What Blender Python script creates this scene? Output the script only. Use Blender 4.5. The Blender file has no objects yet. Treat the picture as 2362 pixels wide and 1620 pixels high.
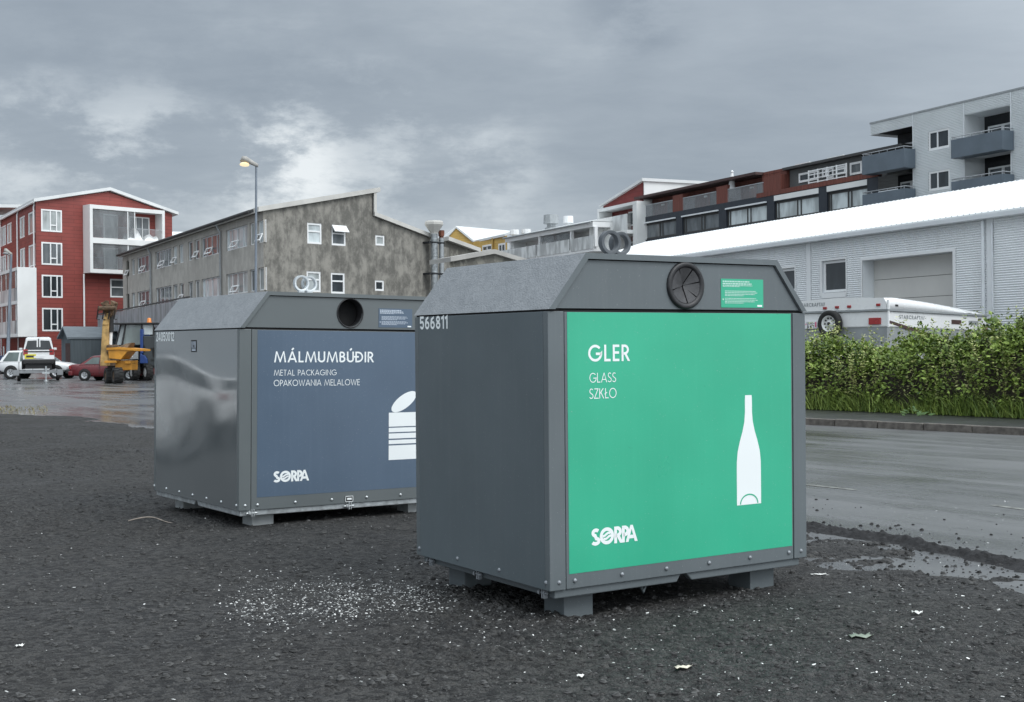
import bpy, bmesh, math, random
import numpy as np
from mathutils import Vector, Matrix, noise as mnoise
R = math.radians
random.seed(7)
rng = np.random.default_rng(11)
sc = bpy.context.scene
COL = sc.collection

# ------------------------------------------------------------------ camera
CAM_F, CAM_P, CAM_R, CAM_H = 2945.7, -0.0021, -0.0093, 1.58      # focal (photo px), pitch, roll, height
camd = bpy.data.cameras.new('camera')
cam = bpy.data.objects.new('camera', camd)
COL.objects.link(cam)
camd.sensor_width = 36.0
camd.lens = CAM_F / 2362.0 * 36.0
camd.clip_start = 0.1
camd.clip_end = 3000
_rt = Vector((1, 0, 0))
_fw = Vector((0, math.cos(CAM_P), math.sin(CAM_P)))
_up = Vector((0, -math.sin(CAM_P), math.cos(CAM_P)))
_r2 = math.cos(CAM_R) * _rt + math.sin(CAM_R) * _up
_u2 = -math.sin(CAM_R) * _rt + math.cos(CAM_R) * _up
cam.matrix_world = Matrix(((_r2.x, _u2.x, -_fw.x, 0), (_r2.y, _u2.y, -_fw.y, 0), (_r2.z, _u2.z, -_fw.z, CAM_H), (0, 0, 0, 1)))
sc.camera = cam

def ray(px, py):
    """direction through a photo pixel (2362 x 1620), used to survey the place"""
    return _fw + _r2 * ((px - 1181) / CAM_F) - _u2 * ((py - 810) / CAM_F)

def at(px, py, Y):
    d = ray(px, py)
    return Vector((0, 0, CAM_H)) + d * (Y / d.y)

def onground(px, py, z=0.0):
    d = ray(px, py)
    return Vector((0, 0, CAM_H)) + d * ((z - CAM_H) / d.z)

# ------------------------------------------------------------------ sky, sun, exposure
SUN_EL, SUN_AZ = R(48), R(128)            # azimuth clockwise from +Y (view direction)
sunv = Vector((math.sin(SUN_AZ) * math.cos(SUN_EL), math.cos(SUN_AZ) * math.cos(SUN_EL), math.sin(SUN_EL)))
sc.view_settings.view_transform = 'Standard'
sc.view_settings.look = 'None'
sc.view_settings.gamma = 1.0
sc.view_settings.exposure = 0.20
sc.cycles.use_denoising = True
sc.cycles.max_bounces = 8
sc.cycles.transparent_max_bounces = 16
sc.cycles.sample_clamp_indirect = 4.0

sl = bpy.data.lights.new('sun', 'SUN')
sl.energy = 1.1
sl.angle = R(28)
sl.color = (1.0, 0.975, 0.94)
so = bpy.data.objects.new('sun', sl)
COL.objects.link(so)
so.rotation_euler = (-sunv).to_track_quat('-Z', 'Y').to_euler()
so.location = (0, 0, 60)

class NT:
    def __init__(s, tree):
        s.t = tree
    def n(s, typ, **kw):
        nd = s.t.nodes.new(typ)
        ins = kw.pop('i', {})
        for k, v in kw.items():
            setattr(nd, k, v)
        for k, v in ins.items():
            if hasattr(v, 'is_output'):
                s.t.links.new(v, nd.inputs[k])
            else:
                nd.inputs[k].default_value = v
        return nd
    def math(s, op, a, b=0.0, c=0.0, clamp=False):
        return s.n('ShaderNodeMath', operation=op, use_clamp=clamp, i={0: a, 1: b, 2: c}).outputs[0]
    def vmath(s, op, a, b=(0, 0, 0), out=0):
        return s.n('ShaderNodeVectorMath', operation=op, i={0: a, 1: b}).outputs[out]
    def mix(s, f, a, b, mode='MIX'):
        nd = s.n('ShaderNodeMix', data_type='RGBA', blend_type=mode)
        nd.clamp_factor = True
        for k, v in ((0, f), (6, a), (7, b)):
            if hasattr(v, 'is_output'):
                s.t.links.new(v, nd.inputs[k])
            else:
                nd.inputs[k].default_value = (v + (1,) if isinstance(v, tuple) and len(v) == 3 else v)
        return nd.outputs[2]
    def ramp(s, f, stops, interp='LINEAR'):
        nd = s.n('ShaderNodeValToRGB', i={0: f})
        cr = nd.color_ramp
        cr.interpolation = interp
        while len(cr.elements) < len(stops):
            cr.elements.new(0.5)
        for e, (p, c) in zip(cr.elements, stops):
            e.position = p
            e.color = (c, c, c, 1) if not isinstance(c, tuple) else c + (1,)
        return nd.outputs[0]
    def maprange(s, v, a, b, c=0.0, d=1.0, smooth=True):
        nd = s.n('ShaderNodeMapRange', interpolation_type='SMOOTHSTEP' if smooth else 'LINEAR',
                 i={0: v, 1: a, 2: b, 3: c, 4: d})
        return nd.outputs[0]
    def noise(s, vec, scale, detail=3.0, rough=0.5, dist=0.0):
        return s.n('ShaderNodeTexNoise', i={'Vector': vec, 'Scale': scale, 'Detail': detail, 'Roughness': rough, 'Distortion': dist}).outputs[0]
    def mapping(s, vec, scale=(1, 1, 1), rot=(0, 0, 0), loc=(0, 0, 0)):
        return s.n('ShaderNodeMapping', i={'Vector': vec, 'Scale': scale, 'Rotation': rot, 'Location': loc}).outputs[0]

world = bpy.data.worlds.new('World')
sc.world = world
world.use_nodes = True
wt = world.node_tree
wt.nodes.clear()
W = NT(wt)
SKY_STR = 0.1
gen = W.n('ShaderNodeTexCoord').outputs['Generated']
sky = W.n('ShaderNodeTexSky', sky_type='NISHITA', sun_disc=False, sun_elevation=SUN_EL, sun_rotation=SUN_AZ, air_density=1.0, dust_density=2.0)
sep = W.n('ShaderNodeSeparateXYZ', i={0: gen})
dz = W.math('MAXIMUM', sep.outputs[2], 0.0)
den = W.math('ADD', dz, 0.16)
cp = W.n('ShaderNodeCombineXYZ', i={0: W.math('DIVIDE', sep.outputs[0], den), 1: W.math('DIVIDE', sep.outputs[1], den), 2: 0.0}).outputs[0]
n1 = W.noise(W.mapping(cp, (1.0, 1.0, 1), loc=(3.1, 1.7, 0)), 0.8, 4, 0.5, 0.1)
n2 = W.noise(W.mapping(cp, (1.0, 1.4, 1), loc=(7.3, 4.1, 2)), 2.4, 8, 0.62, 0.15)
n3 = W.noise(W.mapping(gen, (1, 1, 2.2), loc=(.37, .11, .53)), 11.0, 8, 0.64, 0.1)
def blob(px, py, deg, inner=0.0):
    d = ray(px, py).normalized()
    dt = W.vmath('DOT_PRODUCT', gen, tuple(d), out=1)
    return W.maprange(dt, math.cos(R(deg)), math.cos(R(inner)))
def addm(acc, f, k):
    return W.math('MULTIPLY_ADD', f, k, acc)
v = W.math('MULTIPLY_ADD', W.math('SUBTRACT', n1, 0.5), 0.24, 0.462)
v = addm(v, W.math('SUBTRACT', n2, 0.5), 0.33)
# bright breaks low over the roofs on the left, heavy bands to the right
brk = W.maprange(n3, 0.40, 0.62, 0.05, 1.0)
lows = W.math('ADD', W.math('MULTIPLY', blob(630, 400, 4.0), 1.0), W.math('MULTIPLY', blob(340, 345, 3.6), 0.7))
lows = W.math('ADD', lows, W.math('MULTIPLY', blob(70, 390, 5.0), 0.55))
lows = W.math('ADD', lows, W.math('MULTIPLY', blob(1130, 400, 3.0), 0.45))
lows = W.math('ADD', lows, W.math('MULTIPLY', blob(800, 330, 5.0), 0.35))
v = addm(v, W.math('MULTIPLY', lows, brk), 0.30)
v = addm(v, W.math('MULTIPLY', W.math('ADD', blob(420, 500, 15), blob(1000, 520, 9)), W.math('ADD', 0.7, brk)), 0.085)
v = addm(v, blob(1250, 60, 12), 0.07)
v = addm(v, blob(1150, 20, 7), 0.08)
v = addm(v, W.math('MULTIPLY', blob(1470, 10, 3.4), W.maprange(n3, 0.35, 0.6)), -0.16)
v = addm(v, blob(1600, 310, 11), -0.03)
v = addm(v, blob(300, 190, 8), -0.06)
v = addm(v, blob(900, 230, 8), -0.06)
v = addm(v, W.maprange(dz, 0.02, 0.15, 1.0, 0.0), 0.12)
ccol = W.ramp(v, [(0.08, (0.18, 0.213, 0.258)), (0.34, (0.24, 0.284, 0.335)), (0.52, (0.322, 0.37, 0.42)), (0.72, (0.48, 0.53, 0.572)), (1.0, (0.75, 0.79, 0.81))])
# an overcast sky is brighter overhead, and brighter still round the hidden sun
gain = W.math('ADD', 1.0, W.maprange(dz, 0.28, 0.95, 0.0, 1.8))
sd = W.vmath('DOT_PRODUCT', gen, tuple(sunv), out=1)
gain = W.math('ADD', gain, W.maprange(sd, -0.3, 1.0, 0.0, 2.7))
extra = W.n('ShaderNodeVectorMath', operation='SCALE', i={0: (.340, .362, .378), 3: W.math('SUBTRACT', gain, 1.0)}).outputs[0]
cl = W.vmath('ADD', ccol, extra)                              # the bright overhead cloud is whiter than the grey bands near the horizon
cl10 = W.n('ShaderNodeVectorMath', operation='SCALE', i={0: cl, 3: 1.0 / SKY_STR}).outputs[0]
skymix = W.mix(0.93, sky.outputs[0], cl10)
bg = W.n('ShaderNodeBackground', i={0: skymix, 1: SKY_STR})
wo = W.n('ShaderNodeOutputWorld', i={0: bg.outputs[0]})

# ------------------------------------------------------------------ mesh helpers
RM = {}
def new_empty(name, M):
    o = bpy.data.objects.new(name, None)
    COL.objects.link(o)
    o.empty_display_size = 0.3
    o.matrix_world = M
    RM[o] = M.copy()
    return o

def tag(o, label=None, cat=None, group=None, kind=None):
    if label: o['label'] = label
    if cat: o['category'] = cat
    if group: o['group'] = group
    if kind: o['kind'] = kind
    return o

def thing(name, label, cat, M=None, group=None):
    if M is None: M = Matrix.Identity(4)
    if isinstance(M, (Vector, tuple)): M = Matrix.Translation(M)
    return tag(new_empty(name, M), label, cat, group)

def copy_tree(o, parent=None):
    c = o.copy()
    COL.objects.link(c)
    if parent: c.parent = parent
    for ch in list(o.children):
        copy_tree(ch, c)
    return c

class MB:
    """collects faces in a local frame M; build() links them as one mesh object"""
    def __init__(s, M=None):
        s.M = M.copy() if M is not None else Matrix.Identity(4)
        s.V = []; s.F = []; s.S = []; s.UV = []
    def add(s, pts, faces, smooth=False, uvs=None):
        b = len(s.V)
        s.V += [s.M @ Vector(p) for p in pts]
        for k, f in enumerate(faces):
            s.F.append([b + i for i in f]); s.S.append(smooth)
            s.UV.append(uvs[k] if uvs else None)
        return s
    def face(s, pts, uv=None, smooth=False):
        return s.add(pts, [list(range(len(pts)))], smooth, [uv] if uv else None)
    def box(s, x0, x1, y0, y1, z0, z1):
        p = [(x, y, z) for z in (z0, z1) for y in (y0, y1) for x in (x0, x1)]
        return s.add(p, [(0, 2, 3, 1), (4, 5, 7, 6), (0, 1, 5, 4), (2, 6, 7, 3), (0, 4, 6, 2), (1, 3, 7, 5)])
    def hexa(s, bot, top):
        """bot, top: 4 points each, same winding"""
        return s.add(list(bot) + list(top), [(3, 2, 1, 0), (4, 5, 6, 7)] + [(i, (i + 1) % 4, 4 + (i + 1) % 4, 4 + i) for i in range(4)])
    def prism(s, poly, axis, a, b):
        """poly: 2-d outline; axis 'x','y' or 'z' is the extrusion"""
        def P(p, t):
            return {'x': (t, p[0], p[1]), 'y': (p[0], t, p[1]), 'z': (p[0], p[1], t)}[axis]
        n = len(poly)
        return s.add([P(p, a) for p in poly] + [P(p, b) for p in poly],
                     [list(range(n))[::-1], list(range(n, 2 * n))] + [(i, (i + 1) % n, n + (i + 1) % n, n + i) for i in range(n)])
    def cyl(s, p0, p1, r0, r1=None, n=16, cap=True):
        r1 = r0 if r1 is None else r1
        return s.tube([p0, p1], [r0, r1], n, cap)
    def sweep(s, poly, vec):
        """closed outline (local points) carried along a local vector"""
        n = len(poly); v_ = Vector(vec)
        return s.add([Vector(p) for p in poly] + [Vector(p) + v_ for p in poly], [list(range(n))[::-1], list(range(n, 2 * n))] + [(i, (i + 1) % n, n + (i + 1) % n, n + i) for i in range(n)])
    def tube(s, path, r, n=8, cap=True):
        P = [Vector(p) for p in path]
        rr = r if isinstance(r, (list, tuple)) else [r] * len(P)
        pts = []
        prev = None
        for i, p in enumerate(P):
            t = (P[min(i + 1, len(P) - 1)] - P[max(i - 1, 0)]).normalized()
            a = prev if prev is not None else (Vector((0, 0, 1)) if abs(t.z) < 0.9 else Vector((1, 0, 0)))
            x = (a - t * a.dot(t)).normalized(); y = t.cross(x); prev = x
            pts += [p + (x * math.cos(2 * math.pi * k / n) + y * math.sin(2 * math.pi * k / n)) * rr[i] for k in range(n)]
        fs = [(i * n + k, i * n + (k + 1) % n, (i + 1) * n + (k + 1) % n, (i + 1) * n + k) for i in range(len(P) - 1) for k in range(n)]
        s.add(pts, fs, True)
        if cap:
            s.add(pts[:n], [list(range(n))[::-1]]); s.add(pts[-n:], [list(range(n))])
        return s
    def lathe(s, prof, o, ax, n=24, smooth=True):
        """prof: (radius, height along ax)"""
        ax = Vector(ax).normalized(); o = Vector(o)
        a = Vector((0, 0, 1)) if abs(ax.z) < 0.9 else Vector((1, 0, 0))
        x = (a - ax * a.dot(ax)).normalized(); y = ax.cross(x)
        pts = []
        for r, h in prof:
            pts += [o + ax * h + (x * math.cos(2 * math.pi * k / n) + y * math.sin(2 * math.pi * k / n)) * max(r, 1e-4) for k in range(n)]
        fs = [(i * n + k, i * n + (k + 1) % n, (i + 1) * n + (k + 1) % n, (i + 1) * n + k) for i in range(len(prof) - 1) for k in range(n)]
        return s.add(pts, fs, smooth)
    def build(s, name, mat, parent=None, bevel=0, seg=2, label=None, normals=True, weld=False):
        me = bpy.data.meshes.new(name)
        M = RM[parent] if parent is not None else Matrix.Identity(4)
        Mi = M.inverted()
        me.from_pydata([Mi @ v for v in s.V], [], s.F)
        if any(u is not None for u in s.UV):
            uvl = me.uv_layers.new(name='UVMap')
            k = 0
            for f, u in zip(s.F, s.UV):
                for j in range(len(f)):
                    uvl.data[k].uv = u[j] if u else (0, 0)
                    k += 1
        me.polygons.foreach_set('use_smooth', s.S)
        if weld or normals:
            bm = bmesh.new(); bm.from_mesh(me)
            if weld: bmesh.ops.remove_doubles(bm, verts=bm.verts, dist=1e-4)
            if normals: bmesh.ops.recalc_face_normals(bm, faces=bm.faces)
            bm.to_mesh(me); bm.free()
        me.materials.append(mat)
        me.update()
        o = bpy.data.objects.new(name, me)
        COL.objects.link(o)
        if parent is not None:
            o.parent = parent
        RM[o] = M.copy()
        if bevel:
            b = o.modifiers.new('bevel', 'BEVEL'); b.width = bevel; b.segments = seg; b.limit_method = 'ANGLE'; b.angle_limit = R(35)
        if label: o['label'] = label
        return o

class Fr:
    """upright wall plane: local X along the wall to the right of the picture, Y into the building, Z up"""
    def __init__(s, px, Y, theta, left, z0=0.0, py=810):
        p = at(px, py, Y)
        s.O = Vector((p.x, p.y, z0))
        t = R(theta)
        s.X = Vector((math.sin(t), math.cos(t), 0)) * (-1 if left else 1)
        s.Yv = Vector((-s.X.y, s.X.x, 0))
        s.M = Matrix(((s.X.x, s.Yv.x, 0, s.O.x), (s.X.y, s.Yv.y, 0, s.O.y), (0, 0, 1, s.O.z), (0, 0, 0, 1)))
    def uz(s, px, py, w=0.0):
        d = ray(px, py); c = Vector((0, 0, CAM_H))
        o = s.O + s.Yv * w
        t = (o - c).dot(s.Yv) / d.dot(s.Yv)
        p = c + d * t
        return (p - s.O).dot(s.X), p.z - s.O.z
    def u(s, px, py=700, w=0.0):
        return s.uz(px, py, w)[0]

def crop(ox, oy, k):
    return lambda x, y: (ox + x / k, oy + y / k)

def wall(mb, u0, u1, z0, z1, opens=(), w=0.0, reveal=0.0, zs=None, wave=None):
    """upright wall with real openings (u0,u1,z0,z1) and their reveals; zs adds rows, wave gives them depth"""
    us = sorted({u0, u1} | {x for o in opens for x in (o[0], o[1]) if u0 < x < u1})
    zz = sorted({z0, z1} | {x for o in opens for x in (o[2], o[3]) if z0 < x < z1} | set(zs or ()))
    zz = [z for z in zz if z0 <= z <= z1]
    wv = wave or (lambda z: 0.0)
    for i in range(len(us) - 1):
        for j in range(len(zz) - 1):
            uc, zc = (us[i] + us[i + 1]) / 2, (zz[j] + zz[j + 1]) / 2
            if any(o[0] < uc < o[1] and o[2] < zc < o[3] for o in opens):
                continue
            a, b, c, d = us[i], us[i + 1], zz[j], zz[j + 1]
            mb.face([(a, w + wv(c), c), (b, w + wv(c), c), (b, w + wv(d), d), (a, w + wv(d), d)], [(a, c), (b, c), (b, d), (a, d)], smooth=bool(wave))
    if reveal:
        for o in opens:
            a, b, c, d = o
            q = w + reveal
            for P in ([(a, w, c), (a, w, d), (a, q, d), (a, q, c)], [(b, w, c), (b, q, c), (b, q, d), (b, w, d)],
                      [(a, w, d), (b, w, d), (b, q, d), (a, q, d)], [(a, w, c), (a, q, c), (b, q, c), (b, w, c)]):
                mb.face(P, [(p[0] + p[1], p[2]) for p in P])

def window(parent, M, u0, u1, z0, z1, w, fw, mf, mg, mull=(), trans=(), dep=0.07, name='window'):
    """frame as a part, its glass as a sub-part; mull / trans are fractions; trans entries (fraction, from, to)"""
    f = MB(M)
    f.box(u0, u0 + fw, w, w + dep, z0, z1); f.box(u1 - fw, u1, w, w + dep, z0, z1)
    f.box(u0 + fw, u1 - fw, w, w + dep, z0, z0 + fw); f.box(u0 + fw, u1 - fw, w, w + dep, z1 - fw, z1)
    for m in mull:
        um = u0 + (u1 - u0) * m
        f.box(um - fw * .4, um + fw * .4, w + .004, w + dep - .004, z0 + fw, z1 - fw)
    for t, a, b in trans:
        zm = z0 + (z1 - z0) * t
        f.box(u0 + (u1 - u0) * a + fw * .42, u0 + (u1 - u0) * b - fw * .42, w + .006, w + dep - .006, zm - fw * .4, zm + fw * .4)
    fo = f.build(name, mf, parent)
    g = MB(M)
    g.box(u0 + fw * .5, u1 - fw * .5, w + dep * .5, w + dep * .5 + .012, z0 + fw * .5, z1 - fw * .5)
    g.build('pane', mg, fo)
    return fo

# ------------------------------------------------------------------ materials
def pm(name, col, rough=0.5, var=0.10, scale=2.0, bump=0.0, bscale=60.0, metal=0.0, spec=0.5, coat=0.0, stretch=(1, 1, 1), uv=False, det=4.0, extra=None):
    m = bpy.data.materials.new(name)
    m.use_nodes = True
    t = m.node_tree
    t.nodes.clear()
    N = NT(t)
    out = N.n('ShaderNodeOutputMaterial')
    b = N.n('ShaderNodeBsdfPrincipled')
    t.links.new(b.outputs[0], out.inputs[0])
    tc = N.n('ShaderNodeTexCoord').outputs['UV' if uv else 'Object']
    vec = N.mapping(tc, stretch)
    nz = N.noise(vec, scale, det, 0.55)
    lo = tuple(c * (1 - var) for c in col); hi = tuple(min(1, c * (1 + var)) for c in col)
    c = N.mix(N.maprange(nz, 0.3, 0.7), lo, hi)
    N.vec, N.col, N.b, N.nz, N.tc = vec, c, b, nz, tc
    if extra:
        c = extra(N) or c
    t.links.new(c, b.inputs['Base Color'])
    if not b.inputs['Roughness'].is_linked:
        rr = N.maprange(N.noise(vec, scale * 2.3, 3), 0.25, 0.75, max(0, rough - 0.07), min(1, rough + 0.07))
        t.links.new(rr, b.inputs['Roughness'])
    b.inputs['Metallic'].default_value = metal
    b.inputs['Specular IOR Level'].default_value = spec
    b.inputs['Coat Weight'].default_value = coat
    b.inputs['Coat Roughness'].default_value = 0.08
    if bump and not b.inputs['Normal'].is_linked:
        bn = N.n('ShaderNodeBump', i={'Strength': bump, 'Distance': 0.02, 'Height': N.noise(vec, bscale, 4)})
        t.links.new(bn.outputs[0], b.inputs['Normal'])
    return m

def glassy(name, col, alpha=1.0, rough=0.04, spec=0.6):
    m = bpy.data.materials.new(name)
    m.use_nodes = True
    t = m.node_tree
    b = t.nodes['Principled BSDF']
    N = NT(t)
    tc = N.n('ShaderNodeTexCoord').outputs['Object']
    nz = N.noise(N.mapping(tc, (1, 1, .35)), 1.3, 3)
    t.links.new(N.mix(N.maprange(nz, .35, .65), tuple(c * .72 for c in col), tuple(c * 1.25 for c in col)), b.inputs['Base Color'])
    b.inputs['Roughness'].default_value = rough
    b.inputs['Specular IOR Level'].default_value = spec
    b.inputs['Alpha'].default_value = alpha
    return m

def boards(bw, bh, dark=0.45, gap=0.02):
    """cladding boards: staggered joints from the wall's own UV (metres)"""
    def f(N):
        br = N.n('ShaderNodeTexBrick', i={'Vector': N.tc, 'Color1': (1, 1, 1, 1), 'Color2': (.90, .90, .90, 1), 'Mortar': (dark,) * 3 + (1,), 'Scale': 1.0,
                 'Mortar Size': gap, 'Mortar Smooth': 0.1, 'Bias': 0.0, 'Brick Width': bw, 'Row Height': bh})
        return N.mix(1.0, N.col, br.outputs[0], 'MULTIPLY')
    return f

# ------------------------------------------------------------------ lettering: a geometric stroke alphabet
def _arc(cx, cy, rx, ry, a0, a1, n=14):
    return [(cx + rx * math.cos(R(a0 + (a1 - a0) * i / n)), cy + ry * math.sin(R(a0 + (a1 - a0) * i / n))) for i in range(n + 1)]

def glyph(c, t):
    h = t / 2; T = 1 - h
    def bowl(x, y0, y1, xr):                  # right-hand bowl from stem x
        r = min((y1 - y0) / 2, xr - x); ym = (y0 + y1) / 2
        return [(x, y1)] + _arc(xr - r, ym, r, (y1 - y0) / 2, 90, -90) + [(x, y0)]
    if c == ' ': return 0.30, []
    if c == 'I': return t, [[(h, 0), (h, 1)]]
    if c == 'L': return .44, [[(h, 1), (h, h), (.44, h)]]
    if c == 'Ł': return .52, [[(.08 + h, 1), (.08 + h, h), (.52, h)], [(0, .40), (.34, .60)]]
    if c == 'E': return .46, [[(.46, T), (h, T), (h, h), (.46, h)], [(h, .52), (.44, .52)]]
    if c == 'F': return .44, [[(.44, T), (h, T), (h, 0)], [(h, .52), (.42, .52)]]
    if c == 'T': return .50, [[(0, T), (.5, T)], [(.25, T), (.25, 0)]]
    if c in 'AÁ':
        s = [[(h * .9, 0), (.40, 1.0), (.80 - h * .9, 0)], [(.2, .30), (.6, .30)]]
        if c == 'Á': s.append([(.36, 1.12), (.52, 1.30)])
        return .80, s
    if c == 'M': return 1.0, [[(h * .8, 0), (.2, 1.0), (.5, .06), (.8, 1.0), (1 - h * .8, 0)]]
    if c == 'N': return .74, [[(h, 0), (h, 1), (.74 - h, 0), (.74 - h, 1)]]
    if c == 'W': return 1.1, [[(h * .8, 1), (.30, 0), (.55, .94), (.80, 0), (1.1 - h * .8, 1)]]
    if c == 'V': return .74, [[(h * .8, 1), (.37, 0), (.74 - h * .8, 1)]]
    if c in 'UÚ':
        s = [[(h, 1), (h, .32)] + _arc(.32, .32, .32 - h, .32 - h, 180, 360) + [(.64 - h, 1)]]
        if c == 'Ú': s.append([(.28, 1.12), (.44, 1.30)])
        return .64, s
    if c == 'B': return .54, [bowl(h, h, .53, .54 - h), bowl(h, .53, T, .50 - h), [(h, h), (h, T)]]
    if c == 'P': return .50, [[(h, 0), (h, T)] + bowl(h, .46, T, .50 - h)[1:]]
    if c == 'R': return .56, [[(h, 0), (h, T)] + bowl(h, .46, T, .52 - h)[1:], [(.26, .46), (.56 - h * .6, 0)]]
    if c in 'DÐ':
        s = [[(h, h), (h, T)] + _arc(.26, .5, .46 - h, .5 - h, 90, -90) + [(h, h)]]
        if c == 'Ð': s.append([(-.12, .52), (.32, .52)])
        return .72, s
    if c == 'O': return .96, [_arc(.48, .5, .48 - h, .5 - h, 90, 450, 36)]
    if c == 'C': return .80, [_arc(.48, .5, .48 - h, .5 - h, 45, 315, 26)]
    if c == 'G': return .94, [_arc(.48, .5, .48 - h, .5 - h, 42, 358, 30) + [(.94 - h, .46), (.52, .46)]]
    if c == 'S': return .52, [_arc(.27, .74, .21 - h * .2, .26 - h, 35, 255, 16) + _arc(.25, .255, .24 - h * .2, .255 - h, 78, -155, 16)]
    if c == 'Z': return .58, [[(.02, T), (.56 - h, T), (h, h), (.58, h)]]
    if c == 'K': return .58, [[(h, 0), (h, 1)], [(.54 - h * .5, 1), (h, .44)], [(.2, .60), (.58 - h * .5, 0)]]
    if c == '-': return .34, [[(0, .45), (.34, .45)]]
    if c == '/': return .3, [[(0, 0), (.3, 1)]]
    if c == '0': return .52, [_arc(.26, .68, .26 - h, .32 - h, 0, 180, 12) + _arc(.26, .32, .26 - h, .32 - h, 180, 360, 12) + [(.52 - h, .68)]]
    if c == '1': return .30, [[(0, .78), (.30 - h, T), (.30 - h, 0)]]
    if c == '2': return .50, [_arc(.25, .74, .25 - h, .26 - h, 170, -30, 14) + [(h, h), (.50, h)]]
    if c == '3': return .50, [_arc(.24, .75, .22 - h * .3, .25 - h, 150, -90, 14) + _arc(.24, .26, .25 - h * .3, .26 - h, 90, -150, 14)]
    if c == '4': return .54, [[(.40, 0), (.40, 1), (h, .26), (.54, .26)]]
    if c == '5': return .50, [[(.46, T), (h * 1.2, T), (h, .54)] + _arc(.25, .33, .25 - h, .33 - h, 130, -160, 16)]
    if c == '6': return .52, [[(.40, T), (.2, .80)] + _arc(.26, .31, .26 - h, .31 - h, 160, 520, 24), [(h, .31), (h, .5), (.13, .74), (.40, T)]]
    if c == '8': return .52, [_arc(.26, .74, .23 - h, .26 - h, 90, 450, 20), _arc(.26, .28, .26 - h, .28 - h, 90, 450, 20)]
    return .4, []

def _clip(poly, y, keep_below):
    out = []
    for i in range(len(poly)):
        a, b = poly[i], poly[(i + 1) % len(poly)]
        ia = (a[1] <= y) if keep_below else (a[1] >= y); ib = (b[1] <= y) if keep_below else (b[1] >= y)
        if ia: out.append(a)
        if ia != ib:
            k = (y - a[1]) / (b[1] - a[1]); out.append((a[0] + k * (b[0] - a[0]), y))
    return out

def ribbon(path, t, ymin=None, ymax=None):
    """flat stroke of width t as a list of polygons (mitred joints)"""
    P = [Vector((p[0], p[1])) for p in path]
    closed = (P[0] - P[-1]).length < 1e-4
    if closed: P = P[:-1]
    n = len(P)
    def perp(a, b):
        d = (b - a).normalized(); return Vector((-d.y, d.x))
    if not closed and ymin is not None:
        for a, b in ((0, 1), (-1, -2)):
            d = (P[a] - P[b]).normalized()
            if abs(d.x) > .05 and abs(d.y) > .3 and (abs(P[a].y - ymin) < 1e-3 or abs(P[a].y - ymax) < 1e-3):
                P[a] = P[a] + d * t * .6
    L, Rr = [], []
    for i in range(n):
        if closed or 0 < i < n - 1:
            a = perp(P[i - 1], P[i]); b = perp(P[i], P[(i + 1) % n])
            m = (a + b)
            m = m.normalized() if m.length > 1e-6 else a
            k = 1 / max(0.42, m.dot(a))
            o = m * (t / 2 * k)
        else:
            o = (perp(P[0], P[1]) if i == 0 else perp(P[-2], P[-1])) * (t / 2)
        L.append(P[i] + o); Rr.append(P[i] - o)
    qs = []
    for i in range(n if closed else n - 1):
        j = (i + 1) % n
        q = [tuple(Rr[i]), tuple(Rr[j]), tuple(L[j]), tuple(L[i])]
        if ymin is not None:
            q = _clip(_clip(q, ymax, True), ymin, False)
        if len(q) > 2: qs.append(q)
    return qs

def lettering(mb, text, x0, x1, z0, z1, y, t=0.13, sp=0.14, side='y', step=-0.00012):
    """fit text between x0..x1 and z0..z1 on the plane y; each stroke 0.12 mm over the last"""
    G = [glyph(c, t) for c in text]
    kern = {'PA': -.24, 'RP': -.04} if t > .15 else {'PA': -.08, 'AC': .02}
    tot = sum(g[0] for g in G) + sp * (len(G) - 1) + sum(kern.get(text[q:q + 2], 0) for q in range(len(text) - 1))
    k = (x1 - x0) / tot; H = z1 - z0
    x = 0; n = 0
    for ci, (ch, (gw, strokes)) in enumerate(zip(text, G)):
        for st in strokes:
            n += 1
            acc = st[0][1] > 1.05
            # keep stroke weight even when the text is squeezed: work in real units
            pts = [((x + p[0]) * k, p[1] * H) for p in st]
            lim = (None, None) if acc or ch in 'OCGS0123568' or (ch == 'Ł' and len(st) == 2) else (0.0, H)
            for q in ribbon(pts, t * H * (0.5 + 0.5 * min(1.3, k / H)), *lim):
                P = [(x0 + a, z0 + b) for a, b in q]
                mb.face([((a, y + step * (n % 7), b) if side == 'y' else (y + step * (n % 7), -a, b)) for a, b in P])
        x += gw + sp + kern.get(text[ci:ci + 2], 0)
    return mb

# ------------------------------------------------------------------ shared materials
def speckle(N):
    vo = N.n('ShaderNodeTexVoronoi', i={'Vector': N.tc, 'Scale': 95.0})
    d = N.maprange(vo.outputs['Distance'], 0.10, 0.32)
    s2 = N.maprange(N.noise(N.tc, 160, 3), .38, .62)
    c = N.mix(d, (.215, .23, .24), N.col)
    c = N.mix(s2, c, N.mix(.5, c, (.26, .275, .285)))
    big = N.maprange(N.noise(N.tc, 5.0, 4), .35, .7)
    bn = N.n('ShaderNodeBump', i={'Strength': 0.5, 'Distance': 0.012, 'Height': N.math('ADD', N.math('MULTIPLY', N.noise(N.tc, 9.0, 5), 2.2), N.math('MULTIPLY', vo.outputs['Distance'], .4))})
    N.t.links.new(bn.outputs[0], N.b.inputs['Normal'])
    return N.mix(N.math('MULTIPLY', big, .35), c, (.16, .175, .188))

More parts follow.
